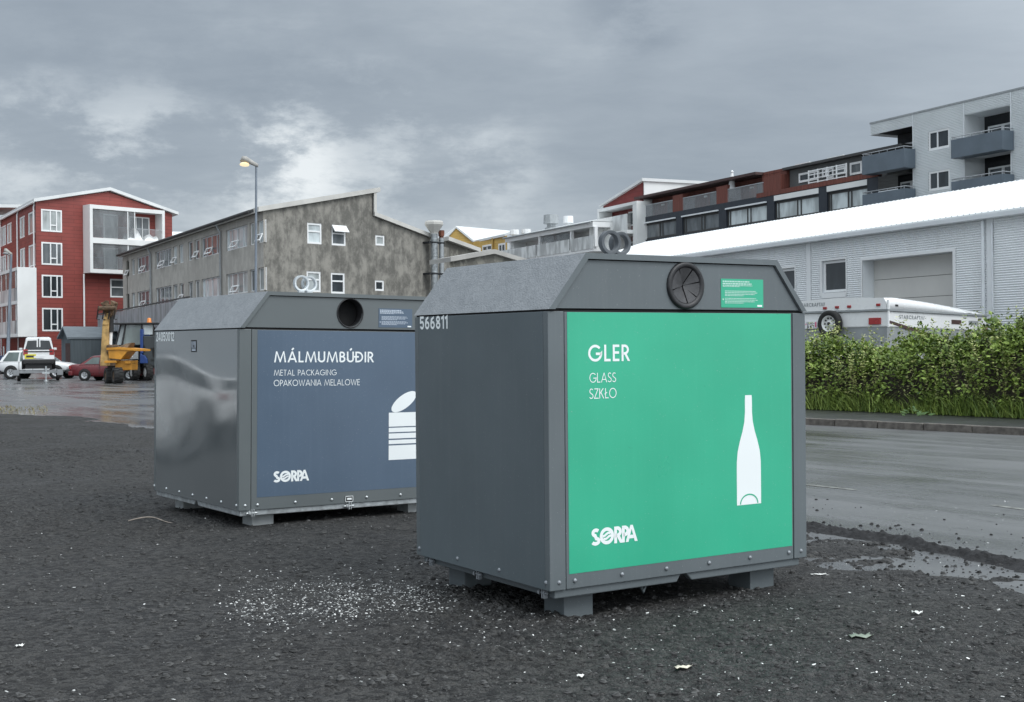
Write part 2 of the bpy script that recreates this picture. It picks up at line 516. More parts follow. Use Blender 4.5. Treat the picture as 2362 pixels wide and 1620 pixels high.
def dusty(amount=0.25, streak=(40, 40, 1.2), tint=(.21, .225, .235)):
    """dried rain streaks and specks on painted sheet"""
    def f(N):
        s = N.maprange(N.noise(N.mapping(N.tc, streak), 1.0, 4, .6), .45, .8)
        sp = N.maprange(N.noise(N.tc, 120, 2), .70, .76)
        c = N.mix(N.math('MULTIPLY', s, amount), N.col, tint)
        sc_ = N.maprange(N.noise(N.mapping(N.tc, (5, 5, 11), (.3, .5, .2)), 1.6, 6, .75), .665, .70)
        c = N.mix(N.math('MULTIPLY', sc_, .30), c, tuple(a * .45 for a in tint))
        return N.mix(N.math('MULTIPLY', sp, .35), c, (.5, .5, .5))
    return f

def wavy(N):
    """thin glossy sheet that bows between its fixings"""
    w1 = N.noise(N.mapping(N.tc, (1, .55, 1.6), (0, .25, 0), (2.7, 1.3, .45)), .85, 0.0, .4)
    fine = N.noise(N.mapping(N.tc, (60, 60, 2)), 2.0, 2)
    h = N.math('ADD', N.math('MULTIPLY', w1, 1.0), N.math('MULTIPLY', fine, (.0005)))
    bn = N.n('ShaderNodeBump', i={'Strength': 1.0, 'Distance': 0.09, 'Height': h})
    N.t.links.new(bn.outputs[0], N.b.inputs['Normal'])
    N.t.links.new(bn.outputs[0], N.b.inputs['Coat Normal'])

M_PAINT = pm('painted_steel', (.118, .138, .147), .48, .06, 1.5, .04, 300, extra=dusty(.12))
M_SIDE = pm('shaded_side_paint', (.104, .128, .140), .5, .06, 1.2, .03, 300, extra=dusty(.28, (22, 22, 1.0), (.135, .155, .16)))  # same paint as the posts, toned darker for the less lit side
M_SHEET = pm('glossy_sheet', (.145, .160, .166), .13, .03, 1.2, spec=.8, coat=.9, extra=wavy)
M_PAINT2 = pm('newer_paint', (.125, .142, .146), .36, .04, 1.5, .02, 300)
M_ROOF = pm('speckled_roof', (.185, .20, .215), .62, .12, 40, extra=speckle)
M_GAP = pm('dark_gap', (.012, .012, .013), .9)
M_GREEN = pm('green_film', (.040, .425, .255), .34, .05, 1.2, .0, extra=dusty(.16, (26, 26, 1.0), (.06, .48, .30)))
M_BLUE = pm('blue_film', (.088, .128, .182), .34, .05, 1.2, .0, extra=dusty(.10, (30, 30, 1.0), (.16, .21, .28)))
M_WHITEF = pm('white_film', (.86, .90, .90), .4, .02)
M_RUBBER = pm('black_rubber', (.022, .022, .024), .42, .2, 30, .15, 150)
M_FLAP = pm('rubber_flap', (.05, .05, .053), .45, .25, 18, .2, 120)
M_GALV = pm('galvanised', (.46, .49, .50), .42, .22, 14, .1, 60, metal=.55)
M_BLOCK = pm('galvanised_block', (.40, .42, .42), .6, .15, 9, .1, 60, metal=.2)
M_BOLT = pm('zinc_bolt', (.62, .65, .66), .35, .1, 40, metal=.6)
M_BOLTP = pm('painted_bolt', (.26, .28, .30), .38, .1, 40, metal=.2)
M_TINY = pm('faded_print', (.50, .72, .64), .5, .1)
M_TINYB = pm('faded_print_blue', (.52, .58, .66), .5, .1)
M_RING = pm('painted_ring', (.085, .095, .105), .45, .12, 12)

# ------------------------------------------------------------------ recycling bins
def disc(mb, cx, cz, y, r, n=32):
    mb.face([(cx + r * math.cos(2 * math.pi * i / n), y, cz + r * math.sin(2 * math.pi * i / n)) for i in range(n)])

def plate_with_hole(mb, poly, cx, cz, r, y0, y1, n=48):
    """upright plate (outline poly in x,z, seen from -y) with a round hole"""
    ring = [(cx + r * math.cos(2 * math.pi * i / n), cz + r * math.sin(2 * math.pi * i / n)) for i in range(n)]
    def edge(a):                                 # where the ray from the centre leaves the outline
        d = (math.cos(a), math.sin(a)); best = None
        for i in range(len(poly)):
            p, q = poly[i], poly[(i + 1) % len(poly)]
            ex, ez = q[0] - p[0], q[1] - p[1]
            den = d[0] * ez - d[1] * ex
            if abs(den) < 1e-9: continue
            tt = ((p[0] - cx) * ez - (p[1] - cz) * ex) / den
            ss = ((p[0] - cx) * d[1] - (p[1] - cz) * d[0]) / den
            if tt > 0 and -1e-6 <= ss <= 1 + 1e-6 and (best is None or tt < best): best = tt
        return (cx + d[0] * best, cz + d[1] * best)
    angs = sorted({round(2 * math.pi * i / n, 6) for i in range(n)} | {round(math.atan2(p[1] - cz, p[0] - cx) % (2 * math.pi), 6) for p in poly})
    for y in (y0, y1):
        for i in range(len(angs)):
            a, b = angs[i], angs[(i + 1) % len(angs)]
            ia = (cx + r * math.cos(a), cz + r * math.sin(a)); ib = (cx + r * math.cos(b), cz + r * math.sin(b))
            ea, eb = edge(a), edge(b)
            mb.face([(ia[0], y, ia[1]), (ea[0], y, ea[1]), (eb[0], y, eb[1]), (ib[0], y, ib[1])])
    for i in range(len(ring)):
        a, b = ring[i], ring[(i + 1) % n]
        mb.face([(a[0], y0, a[1]), (b[0], y0, b[1]), (b[0], y1, b[1]), (a[0], y1, a[1])])
    for i in range(len(poly)):
        a, b = poly[i], poly[(i + 1) % len(poly)]
        mb.face([(a[0], y0, a[1]), (b[0], y0, b[1]), (b[0], y1, b[1]), (a[0], y1, a[1])])

def make_bin(root, W, D, kind):
    M = RM[root]
    near = kind == 'glass'
    paint = M_PAINT if near else M_PAINT2
    zb, zs, zt, ix = (0.190, 1.803, 2.131, 0.262)
    x0, x1, f, bk = -W / 2, W / 2, -D / 2, D / 2
    pw = 0.112                                           # corner post
    B = lambda: MB(M)
    # body
    for s in (-1, 1):
        m = B()
        xa, xb = sorted((s * W / 2, s * (W / 2 - .022)))
        if near:
            m.box(xa, xb, f + .051, bk - .051, zb, zs - .012)
        else:
            # thin sheet, subdivided so that it can bow a little
            m.box(xa, xb, f + .051, bk - .051, zb, zs - .012)
        sp = m.build('side_panel', M_SIDE if near else M_SHEET, root, .003)
        if s == -1:
            t = B()
            y = x0 - .0015
            if near: lettering(t, '566811', -0.722, -0.346, 1.708, 1.793, y, .16, .10, 'x')
            else: lettering(t, '24050012', -0.995, -0.505, 1.694, 1.783, y, .16, .08, 'x')
            t.build('number', M_WHITEF, sp, normals=False)
            if not near:
                k = B(); k.box(x0 - .003, x0 - .0005, -.066, .064, 1.588, 1.70)
                st = k.build('sticker', M_GAP, sp)
                k = B()
                for (a, b, c, d) in ((-.052, -.040, 1.632, 1.688), (-.030, -.020, 1.632, 1.688), (-.010, .0, 1.655, 1.688), (.012, .022, 1.632, 1.688), (.036, .05, 1.632, 1.688), (-.055, .052, 1.622, 1.628), (-.048, .044, 1.598, 1.614)):
                    k.box(x0 - .0042, x0 - .003, a, b, c, d)
                k.build('print', M_TINYB, sp)
    m = B(); m.box(x0 + .11, x1 - .11, bk - .03, bk - .003, zb, zs - .012); m.build('rear_panel', M_SIDE, root, .003)
    for sx in (-1, 1):
        for sy in (-1, 1):
            m = B()
            xa, xb = sorted((sx * W / 2, sx * (W / 2 - pw)))
            ya, yb = sorted((sy * D / 2, sy * (D / 2 - .05)))
            m.box(xa, xb, ya, yb, zb, zs - .012)
            m.build('corner_post', paint, root, .004)
    m = B(); m.box(x0 + .03, x1 - .03, f + .06, bk - .06, zb + .01, zs + .0); m.build('inner_shell', M_GAP, root)
    m = B(); m.box(x0 + pw + .006, x1 - pw - .006, f + .004, f + .03, zb, zs - .014)
    fp = m.build('front_panel', paint, root, .003)
    # printed film on the front panel
    e = f + .004
    film = B()
    if near: film.box(-.884, .892, e - .0015, e, .276, 1.787)
    else: film.box(-.925, .925, e - .0015, e, .300, 1.785)
    fo = film.build('sign_film', M_GREEN if near else M_BLUE, fp)
    y = e - .0022
    def L(txt, a, b, c, d, t, sp=.14):
        q = B(); lettering(q, txt, a, b, c, d, y, t, sp); return q.build('lettering', M_WHITEF, fp, normals=False)
    if near:
        L('GLER', -.737, -.434, 1.499, 1.597, .145, .15)
        L('GLASS', -.729, -.536, 1.376, 1.433, .085, .10)
        L('SZKŁO', -.731, -.533, 1.282, 1.342, .085, .10)
        sx0, sx1, sz0, sz1 = -.722, -.385, .424, .523
    else:
        L('MÁLMUMBÚÐIR', -.764, .251, 1.498, 1.597, .145, .13)
        L('METAL PACKAGING', -.766, -.138, 1.379, 1.431, .09, .13)
        L('OPAKOWANIA MELALOWE', -.767, .105, 1.285, 1.341, .09, .12)
        sx0, sx1, sz0, sz1 = -.763, -.415, .424, .523
    # operator logo: word with a swirl inside its O
    lg = B(); lettering(lg, 'SORPA', sx0, sx1, sz0, sz1, y, .20, .0)
    lo = lg.build('logo', M_WHITEF, fp, normals=False)
    G = [glyph(c, .20)[0] for c in 'SORPA']
    k = (sx1 - sx0) / (sum(G) - .28); ox = sx0 + (G[0] + .48) * k; oz = (sz0 + sz1) / 2; r_ = (sz1 - sz0) * .5
    sw = B()
    for dz_, kk in ((.16, 1), (-.16, -1)):
        pts = [(ox + kk * r_ * a, oz + kk * r_ * b) for a, b in ((-.62, -.02), (-.30, .06), (-.08, .22), (.16, .34), (.52, .34))]
        for q in ribbon(pts, .014): sw.face([(a, y - .0009, b) for a, b in q])
    sw.build('swirl', M_WHITEF, lo, normals=False)
    # emblem
    em = B()
    if near:
        bc = .516
        prof = [(.028, 1.268), (.030, 1.235), (.030, 1.16), (.036, 1.10), (.052, 1.04), (.076, .975), (.094, .915), (.102, .85), (.103, .78), (.103, .574)]
        for (ra, za), (rb, zb_) in zip(prof[:-1], prof[1:]):
            em.face([(bc - ra, y, za), (bc + ra, y, za), (bc + rb, y, zb_), (bc - rb, y, zb_)])
        eo = em.build('bottle_emblem', M_WHITEF, fp, normals=False)
        a = B()
        for q in ribbon(_arc(bc, .578, .074, .060, 0, 180, 16), .009): a.face([(p[0], y - .001, p[1]) for p in q])
        a.build('punt_arc', M_GREEN, eo, normals=False)
    else:
        cc = .600; cw = .181
        em.face([(cc + .158 * math.cos(a) * math.cos(.56) - .064 * math.sin(a) * math.sin(.56) - .015, y, 1.122 + .158 * math.cos(a) * math.sin(.56) + .064 * math.sin(a) * math.cos(.56)) for a in [2 * math.pi * i / 40 for i in range(40)]])
        for za, zb_ in ((.571, .708), (.722, .760), (.773, .822), (.834, .876), (.887, 1.020)):
            em.face([(cc - cw, y, za), (cc + cw, y, za), (cc + cw, y, zb_), (cc - cw, y, zb_)])
        em.build('can_emblem', M_WHITEF, fp, normals=False)
    # roof: folded cover with a rim that stands round the recessed inlet panel
    th = .034
    c45 = math.atan2(zt - zs, ix)
    nx, nz = -math.sin(c45), math.cos(c45)
    oi = []
    def inner(x, z, d):                                       # inner outline, offset d from both planes
        return x, z
    hb = d_ = th
    xi_b = x0 + hb / math.sin(c45)                            # inner foot of the slope at zs
    zi = zt - th
    xi_t = x0 + (zi - zs) / math.tan(c45) + hb / math.sin(c45)
    out = [(x0, zs), (x0 + ix, zt), (x1 - ix, zt), (x1, zs)]
    inn = [(-xi_b, zs), (-xi_t, zi), (xi_t, zi), (xi_b, zs)]
    m = B()
    ya, yb = f - .012, bk + .012
    for i in range(3):
        a, b = out[i], out[i + 1]; c, d = inn[2 - i], inn[3 - i]
        m.hexa([(a[0], ya, a[1]), (b[0], ya, b[1]), (c[0], ya, c[1]), (d[0], ya, d[1])], [(a[0], yb, a[1]), (b[0], yb, b[1]), (c[0], yb, c[1]), (d[0], yb, d[1])])
    ro = m.build('roof', M_ROOF, root, weld=False)
    # smooth painted front edge of the roof
    m = B()
    for i in range(3):
        a, b = out[i], out[i + 1]; c, d = inn[2 - i], inn[3 - i]
        m.hexa([(a[0], ya - .004, a[1]), (b[0], ya - .004, b[1]), (c[0], ya - .004, c[1]), (d[0], ya - .004, d[1])], [(a[0], ya - .0003, a[1]), (b[0], ya - .0003, b[1]), (c[0], ya - .0003, c[1]), (d[0], ya - .0003, d[1])])
    m.build('rim', paint, ro)
    m = B(); m.prism([(x0 + .01, zs - .012), (x1 - .01, zs - .012), (x1 - .01, zs - .001), (x0 + .01, zs - .001)], 'y', f + .012, bk - .012); m.build('roof_seam', M_GAP, root)
    g = .006
    poly = [(xi_b + g * 2, zs + g), (-xi_b - g * 2, zs + g), (-xi_t - g * .6, zi - g), (xi_t + g * .6, zi - g)]
    m = B(); plate_with_hole(m, poly, 0, 1.957, .118 if near else .128, f + .002, f + .014)
    ip = m.build('inlet_panel', paint, root)
    m = B(); m.prism([(xi_b + .002, zs), (-xi_b - .002, zs), (-xi_t, zi - .001), (xi_t, zi - .001)], 'y', f + .2, f + .21); m.build('inner_wall', M_GAP, ip)
    m = B(); m.prism([(xi_b + .002, zs), (-xi_b - .002, zs), (-xi_t, zi - .001), (xi_t, zi - .001)], 'y', bk - .014, bk - .002); m.build('rear_gable', paint, root)
    cz = 1.955
    if near:
        m = B(); m.lathe([(.112, -.002), (.146, -.002), (.146, .006), (.142, .015), (.134, .019), (.122, .018), (.112, .012), (.108, .0), (.106, -.05)], (0, f + .001, cz), (0, -1, 0), 48)
        io = m.build('inlet_ring', M_RUBBER, root)
        cuts = [118, 62, 12, -40, -84, 196]
        cuts = sorted(a % 360 for a in cuts)
        for i in range(6):
            a0 = cuts[i] + 2.2; a1 = cuts[(i + 1) % 6] - 2.2 + (360 if i == 5 else 0)
            tilt = (.012, .020, .004, .017, .008, .014)[i]
            q = B(); nn = 8
            for j in range(nn):
                aa, ab = R(a0 + (a1 - a0) * j / nn), R(a0 + (a1 - a0) * (j + 1) / nn)
                P = lambda a, r, yy: (r * math.cos(a) - .008 * (1 - r / .11), yy, cz + r * math.sin(a))
                q.face([P(aa, .008, f + .006 + tilt), P(aa, .109, f - .008), P(ab, .109, f - .008), P(ab, .008, f + .006 + tilt)])
            q.build('flap', M_FLAP, io)
        q = B(); disc(q, 0, cz, f + .05, .112); q.build('inlet_dark', M_GAP, io)
    else:
        m = B(); m.lathe([(.128, -.10), (.128, .004), (.131, .008), (.138, .008), (.140, .003), (.140, -.003)], (0, f + .001, cz), (0, -1, 0), 48)
        io = m.build('inlet_ring', M_RUBBER, root)
        q = B(); disc(q, 0, cz, f + .14, .16); q.build('inlet_dark', M_GAP, io)
    # small instruction plate
    pa, pb, pc, pd = (.290, .648, 1.823, 2.003) if near else (.302, .671, 1.828, 2.007)
    m = B(); m.box(pa, pb, f - .001, f + .002, pc, pd); io = m.build('instruction_plate', M_GREEN if near else M_BLUE, ip)
    q = B(); rr = random.Random(3)
    def row(xa, xb, z, hh):
        x = xa
        while x < xb:
            wd = rr.uniform(.008, .024); q.box(x, min(xb, x + wd), f - .002, f - .001, z - hh, z); x += wd + .0045
    zz = pd - .012
    row(pa + .014, pb - .12, zz, .009); row(pa + .014, pb - .10, zz - .014, .009); row(pa + .014, pb - .095, zz - .027, .005); row(pa + .014, pb - .2, zz - .034, .004)
    for g0 in (.062, .108):
        for j, dd in enumerate((0, .010, .020, .029)): row(pa + .032, pb - (.065, .05, .075, .17)[j], zz - g0 - dd, .005)
    q.box(pa + .012, pa + .022, f - .002, f - .001, zz - .122, zz - .112)
    q.build('print', M_TINY if near else M_TINYB, io)
    q = B(); q.box(pb - .052, pb - .012, f - .002, f - .001, pc + .006, pc + .018); q.build('plate_logo', M_WHITEF, io)
    # rivets
    rv = [(-.957,), (-.845,), (-.503,), (-.164,), (.178,), (.519,), (.86,), (.968,)] if near else [(-1.037,), (-.919,), (-.551,), (-.183,), (.183,), (.55,), (.915,), (1.037,)]
    for (x,) in rv:
        q = B(); q.lathe([(.013, 0), (.012, .004), (.007, .008), (0, .0095)], (x, f, .236), (0, -1, 0), 12); q.build('rivet', M_BOLTP if near else M_BOLT, root)
    for yy in ([.758, .25, -.253, -.758] if near else [1.03, .697, .357, .017, -.32, -.66, -.995]):
        q = B(); q.lathe([(.013, 0), (.012, .004), (.007, .008), (0, .0095)], (x0, yy, .236), (-1, 0, 0), 12); q.build('rivet', M_BOLTP if near else M_BOLT, root)
    # base frame: folded channel beams, one with a V notch in the middle
    bm_ = M_PAINT if near else M_GALV
    zl = .140
    def beam_front(y, s):
        ya, yb = sorted((y, y - s * .05))
        m = B()
        if near:
            for poly in ([(x0 + .045, zl), (-.068, zl), (-.032, .189), (x0 + .045, .189)], [(.052, zl), (x1 - .05, zl), (x1 - .05, .189), (.004, .189)]):
                m.prism(poly, 'y', ya, yb)
        else:
            m.prism([(x0 + .02, zl), (x1 - .02, zl), (x1 - .02, .189), (x0 + .02, .189)], 'y', ya, yb)
        m.build('base_beam', bm_, root, .006)
    def beam_side(x, s):
        xa, xb = sorted((x, x - s * .05))
        m = B()
        q = .071
        if near:
            m.prism([(f + q, zl + .004), (bk - q, zl + .004), (bk - q, .189), (f + q, .189)], 'x', xa, xb)
        else:
            for poly in ([(f + q, zl), (-.07, zl), (-.036, .189), (f + q, .189)], [(.03, zl), (bk - q, zl), (bk - q, .189), (-.006, .189)]):
                m.prism(poly, 'x', xa, xb)
        m.build('base_beam', bm_, root, .006)
    beam_front(f + .02, -1); beam_front(bk - .02, 1); beam_side(x0 + .045 if near else x0 + .02, -1); beam_side(x1 - .05 if near else x1 - .02, 1)
    m = B(); m.box(x0 + .12, x1 - .12, f + .1, bk - .1, .165, .188); m.build('floor_plate', M_GAP, root)
    for sx in (-1, 1):
        for sy in (-1, 1):
            xa, xb = sorted((sx * (W / 2 - .18), sx * (W / 2 - .39)))
            ya, yb = sorted((sy * (D / 2 - .12), sy * (D / 2 - .33)))
            m = B(); m.box(xa, xb, ya, yb, -.03, .142); m.build('foot', M_PAINT if near else M_BLOCK, root, .005)
    # hinge bolts of the bottom flap
    def hinge(x, y, ax):
        m = B()
        if ax == 'x':
            m.box(x - .03, x - .004, y - .034, y - .026, .135, .20); m.box(x - .03, x - .004, y - .014, y - .006, .135, .20)
            m.cyl((x - .018, y - .05, .165), (x - .018, y + .03, .165), .009, n=8); m.lathe([(.018, 0), (.018, .02), (.0, .021)], (x - .018, y + .01, .165), (0, 1, 0), 6, False)
        else:
            m.box(x - .004, x + .004, y - .03, y - .002, .135, .20); m.box(x + .016, x + .024, y - .03, y - .002, .135, .20)
            m.cyl((x - .05, y - .018, .165), (x + .05, y - .018, .165), .009, n=8); m.lathe([(.018, 0), (.018, .02), (.0, .021)], (x - .03, y - .018, .165), (1, 0, 0), 6, False)
        return m.build('hinge', M_BOLTP if near else M_BOLT, root)
    if near:
        for y_ in (.66, .05, -.68): hinge(x0 + .045, y_, 'x')
        m = B(); m.tube([(-.33, f + .06, .16), (-.30, f + .06, .10), (-.27, f + .06, .16)], .012, 6); m.build('pull_hook', M_PAINT, root)
        m = B(); m.lathe([(.05, 0), (.05, .012), (.03, .03), (0, .034)], (.42, 0, zt), (0, 0, 1), 14); m.build('roof_cap', M_RUBBER, root)
    else:
        for x_ in (-.975, -.005): hinge(x_, f + .02, 'y')
        m = B(); m.box(-.043, .038, f - .002, f + .004, .203, .258); so_ = m.build('warning_tag', M_GAP, root)
        m = B()
        for (a, b, c, d) in ((-.043, .038, .203, .208), (-.043, .038, .253, .258), (-.043, -.038, .203, .258), (.033, .038, .203, .258), (-.026, .022, .222, .240)): m.box(a, b, f - .0035, f - .0022, c, d)
        m.build('print', M_WHITEF, so_)
    # pair of lifting rings on the roof, each a flat-section hoop on a short neck
    rm = M_RING if near else M_BOLT
    for k, (rx, ry) in enumerate(((.004, -.03), (.135, .03)) if near else ((0, -.03), (.118, .03))):
        m = B()
        zc = 2.274; ro_, ri_ = (.079, .057) if near else (.080, .061)
        m.lathe([(ro_, -.022), (ro_, .022), (ri_, .022), (ri_, -.022), (ro_, -.022)], (rx, ry, zc), (0, 1, 0), 40)
        m.build('lifting_ring', rm, root, .003)
        m = B(); m.box(rx - .03, rx + .03, ry - .018, ry + .018, zt - .01, zc - ro_ + .006); m.build('ring_neck', rm, root)

def bin_matrix(x, y, z, yaw, ax=0, ay=0):
    return Matrix.Translation((x, y, z)) @ Matrix.Rotation(yaw, 4, 'Z') @ Matrix.Rotation(ax, 4, 'X') @ Matrix.Rotation(ay, 4, 'Y')

bin_a = thing('recycling_bin', 'grey steel glass recycling bin with green front, white bottle emblem and black rubber inlet', 'recycling bin', bin_matrix(.633, 8.5056, .003, .5695, .0036, -.0014), 'recycling bins on the gravel')
make_bin(bin_a, 2.041, 1.597, 'glass')
bin_b = thing('recycling_bin', 'grey steel metal-packaging recycling bin with blue front, white can emblem and open round hole', 'recycling bin', bin_matrix(-2.1371, 12.7024, -.0291, .6238, .0044, .0135), 'recycling bins on the gravel')
make_bin(bin_b, 2.193, 2.095, 'metal')

# ------------------------------------------------------------------ ground, street, pavement
ZR = -0.03                                                  # street level; the gravel lies a little higher
SD = math.atan2(.80, -.60)                                  # the street runs away to the left
def wet(N):
    rot = N.mapping(N.tc, (1, 1, 1), (0, 0, -SD))
    st = N.noise(N.mapping(rot, (.09, 1.3, 1)), 1.0, 5, .6, .4)
    big = N.noise(N.tc, .16, 4, .6)
    fine = N.noise(N.tc, 45, 3, .7)
    c = N.mix(N.maprange(st, .35, .68), (.072, .075, .076), (.112, .115, .116))
    c = N.mix(N.math('MULTIPLY', N.maprange(fine, .42, .75), .55), c, (.12, .12, .118))
    crack = N.maprange(N.math('ABSOLUTE', N.math('SUBTRACT', N.noise(N.mapping(rot, (.12, .5, 1)), 1.0, 6, .6, .6), .5)), .0, .006, 1, 0)
    c = N.mix(N.math('MULTIPLY', crack, .55), c, (.012, .012, .012))
    wx = N.n('ShaderNodeSeparateXYZ', i={0: N.tc}).outputs[0]
    soak = N.maprange(wx, 3.0, -7.0)                      # water stands on the low left part of the street
    r = N.math('SUBTRACT', N.math('ADD', N.maprange(big, .35, .62, .17, .40), N.maprange(st, .3, .7, -.06, .10)), N.math('MULTIPLY', soak, .06))
    N.t.links.new(r, N.b.inputs['Roughness'])
    bn = N.n('ShaderNodeBump', i={'Strength': N.maprange(soak, 0, 1, .30, .16), 'Distance': .005, 'Height': N.math('ADD', N.noise(N.tc, 70, 3, .7), N.math('MULTIPLY', st, .8))})
    N.t.links.new(bn.outputs[0], N.b.inputs['Normal'])
    return c
M_ASPH = pm('wet_asphalt', (.05, .05, .05), .3, .1, 1, spec=.55, extra=wet)
def gravel(N):
    big = N.noise(N.tc, .6, 6, .66)
    mid = N.noise(N.tc, 4.5, 5, .65)
    vo = N.n('ShaderNodeTexVoronoi', i={'Vector': N.tc, 'Scale': 62.0})
    vo2 = N.n('ShaderNodeTexVoronoi', i={'Vector': N.tc, 'Scale': 150.0})
    c = N.mix(N.maprange(big, .38, .64), (.0125, .0123, .0120), (.0365, .0350, .0322))
    c = N.mix(N.math('MULTIPLY', N.maprange(mid, .42, .62), .75), c, (.0125, .0125, .0125))
    gr = N.n('ShaderNodeSeparateColor', i={0: vo.outputs['Color']}).outputs[0]
    gr2 = N.n('ShaderNodeSeparateColor', i={0: vo2.outputs['Color']}).outputs[0]
    c = N.mix(N.maprange(gr, .3, 1.0, 0, .6, False), c, (.085, .085, .084))
    c = N.mix(N.maprange(gr2, .55, 1.0, 0, .7, False), c, (.10, .098, .094))
    c = N.mix(N.maprange(gr, .25, .0, 0, .7, False), c, (.014, .014, .015))
    vo3 = N.n('ShaderNodeTexVoronoi', i={'Vector': N.tc, 'Scale': 27.0})
    gr3 = N.n('ShaderNodeSeparateColor', i={0: vo3.outputs['Color']}).outputs[0]
    c = N.mix(N.maprange(gr3, .62, 1.0, 0, .75, False), c, (.082, .080, .076))
    c = N.mix(N.maprange(gr3, .38, .0, 0, .80, False), c, (.0085, .0085, .009))
    h = N.math('ADD', N.math('MULTIPLY', vo.outputs['Distance'], -1.0), N.math('MULTIPLY', vo2.outputs['Distance'], -.45))
    h = N.math('ADD', h, N.math('MULTIPLY', mid, 1.0))
    h = N.math('ADD', h, N.math('MULTIPLY', vo3.outputs['Distance'], -1.6))
    bn = N.n('ShaderNodeBump', i={'Strength': 1.0, 'Distance': .022, 'Height': h})
    N.t.links.new(bn.outputs[0], N.b.inputs['Normal'])
    N.t.links.new(N.maprange(big, .3, .7, .62, .9), N.b.inputs['Roughness'])
    return c
M_GRAV = pm('dark_gravel', (.04, .04, .04), .8, .1, 1, spec=.35, extra=gravel)
M_STONE = pm('gravel_stone', (.055, .055, .054), .8, .45, 7)
M_KERB = pm('kerb_stone', (.115, .103, .09), .75, .35, 9, .5, 40)
M_PAVE = pm('wet_pavement', (.038, .040, .040), .35, .2, 1.5, .2, 60)
M_YARD = pm('yard_gravel', (.09, .09, .088), .8, .2, 2, .3, 30)

m = MB(); S = 900
m.face([(-S, -60, ZR), (S, -60, ZR), (S, 1500, ZR), (-S, 1500, ZR)])
tag(m.build('street', M_ASPH), 'wide wet grey asphalt street behind the bins', 'street', kind='structure')

# vectorised value noise
def vnoise(x, y, seed=0):
    r = np.random.default_rng(seed); T = r.random((256, 256))
    xi = np.floor(x).astype(int); yi = np.floor(y).astype(int); fx = x - xi; fy = y - yi
    fx = fx * fx * (3 - 2 * fx); fy = fy * fy * (3 - 2 * fy)
    a = T[xi % 256, yi % 256]; b = T[(xi + 1) % 256, yi % 256]; c = T[xi % 256, (yi + 1) % 256]; d = T[(xi + 1) % 256, (yi + 1) % 256]
    return (a * (1 - fx) + b * fx) * (1 - fy) + (c * (1 - fx) + d * fx) * fy - .5
EDGE = [(9.5, -2.0), (4.95, 7.0), (3.74, 9.36), (2.66, 11.41), (-1.6, 19.0), (-7.58, 26.83), (-10.41, 31.2), (-13.8, 34.4), (-30, 46)]
def edge_dist(x, y):
    """signed distance to the street edge line; positive on the camera's side"""
    best = np.full(x.shape, 1e9); sg = np.zeros(x.shape)
    for (ax, ay), (bx, by) in zip(EDGE[:-1], EDGE[1:]):
        dx, dy = bx - ax, by - ay; L2 = dx * dx + dy * dy
        t = np.clip(((x - ax) * dx + (y - ay) * dy) / L2, 0, 1)
        ex, ey = x - (ax + t * dx), y - (ay + t * dy)
        d = np.hypot(ex, ey); cr = dx * (y - ay) - dy * (x - ax)
        k = d < best
        best = np.where(k, d, best); sg = np.where(k, np.where(cr > 0, 1, -1), sg)
    return best * sg
def gravel_z(x, y):
    d = edge_dist(x, y) + 1.1 * vnoise(x * .55, y * .55, 3) + .35 * vnoise(x * 2.2, y * 2.2, 4) + .30 * vnoise(x * 6, y * 6, 44) + .22 * vnoise(x * 15, y * 15, 45)
    # to the right a wet strip of bare asphalt lies between the berm and the gravel
    strip = np.clip((y * -.35 + x * 1.0 - (-2.6)) / 1.6, 0, 1)
    dd = d - (.48 + 1.1 * vnoise(x * 2.7, y * 2.7, 47)) * strip
    inside = np.clip((dd + .25) / .7, 0, 1); inside = inside * inside * (3 - 2 * inside)
    patch = np.clip(.40 + 3.2 * vnoise(x * .45, y * .45, 41) + 1.0 * vnoise(x * 1.4, y * 1.4, 42), .10, 1.8)
    rough = .030 * vnoise(x * .8, y * .8, 5) + .022 * vnoise(x * 2.6, y * 2.6, 6) + patch * (.017 * vnoise(x * 8, y * 8, 7) + .016 * vnoise(x * 21, y * 21, 8) + .012 * vnoise(x * 48, y * 48, 9))
    z = -.055 + inside * .062 + rough * (.25 + .75 * inside)
    # shallow puddle hollow near the right bin
    px_, py_ = 2.75, 9.15
    z = z - .05 * np.exp(-(((x - px_) / .55) ** 2 + ((y - py_) / .16) ** 2))
    return z
nr, ncol = 900, 800
Yr = 3.4 * (46 / 3.4) ** (np.arange(nr) / (nr - 1))
an = np.tan(np.linspace(R(-36), R(34), ncol))
GX, GY = np.meshgrid(an, Yr); GX = GX * GY
GZ = gravel_z(GX, GY)
me = bpy.data.meshes.new('gravel_lot')
vv = np.stack([GX, GY, GZ], -1).reshape(-1, 3)
ii = (np.arange(nr - 1)[:, None] * ncol + np.arange(ncol - 1)[None]).ravel()
keep = (vv[ii, 2] > ZR - .02) | (vv[ii + ncol + 1, 2] > ZR - .02)
ii = ii[keep]
ff = np.stack([ii, ii + 1, ii + ncol + 1, ii + ncol], -1)
me.from_pydata(vv.tolist(), [], ff.tolist())
me.polygons.foreach_set('use_smooth', [True] * len(ff))
me.materials.append(M_GRAV)
gl = bpy.data.objects.new('gravel_lot', me); COL.objects.link(gl)
tag(gl, 'dark compacted gravel ground under and in front of the bins', 'gravel', kind='structure')

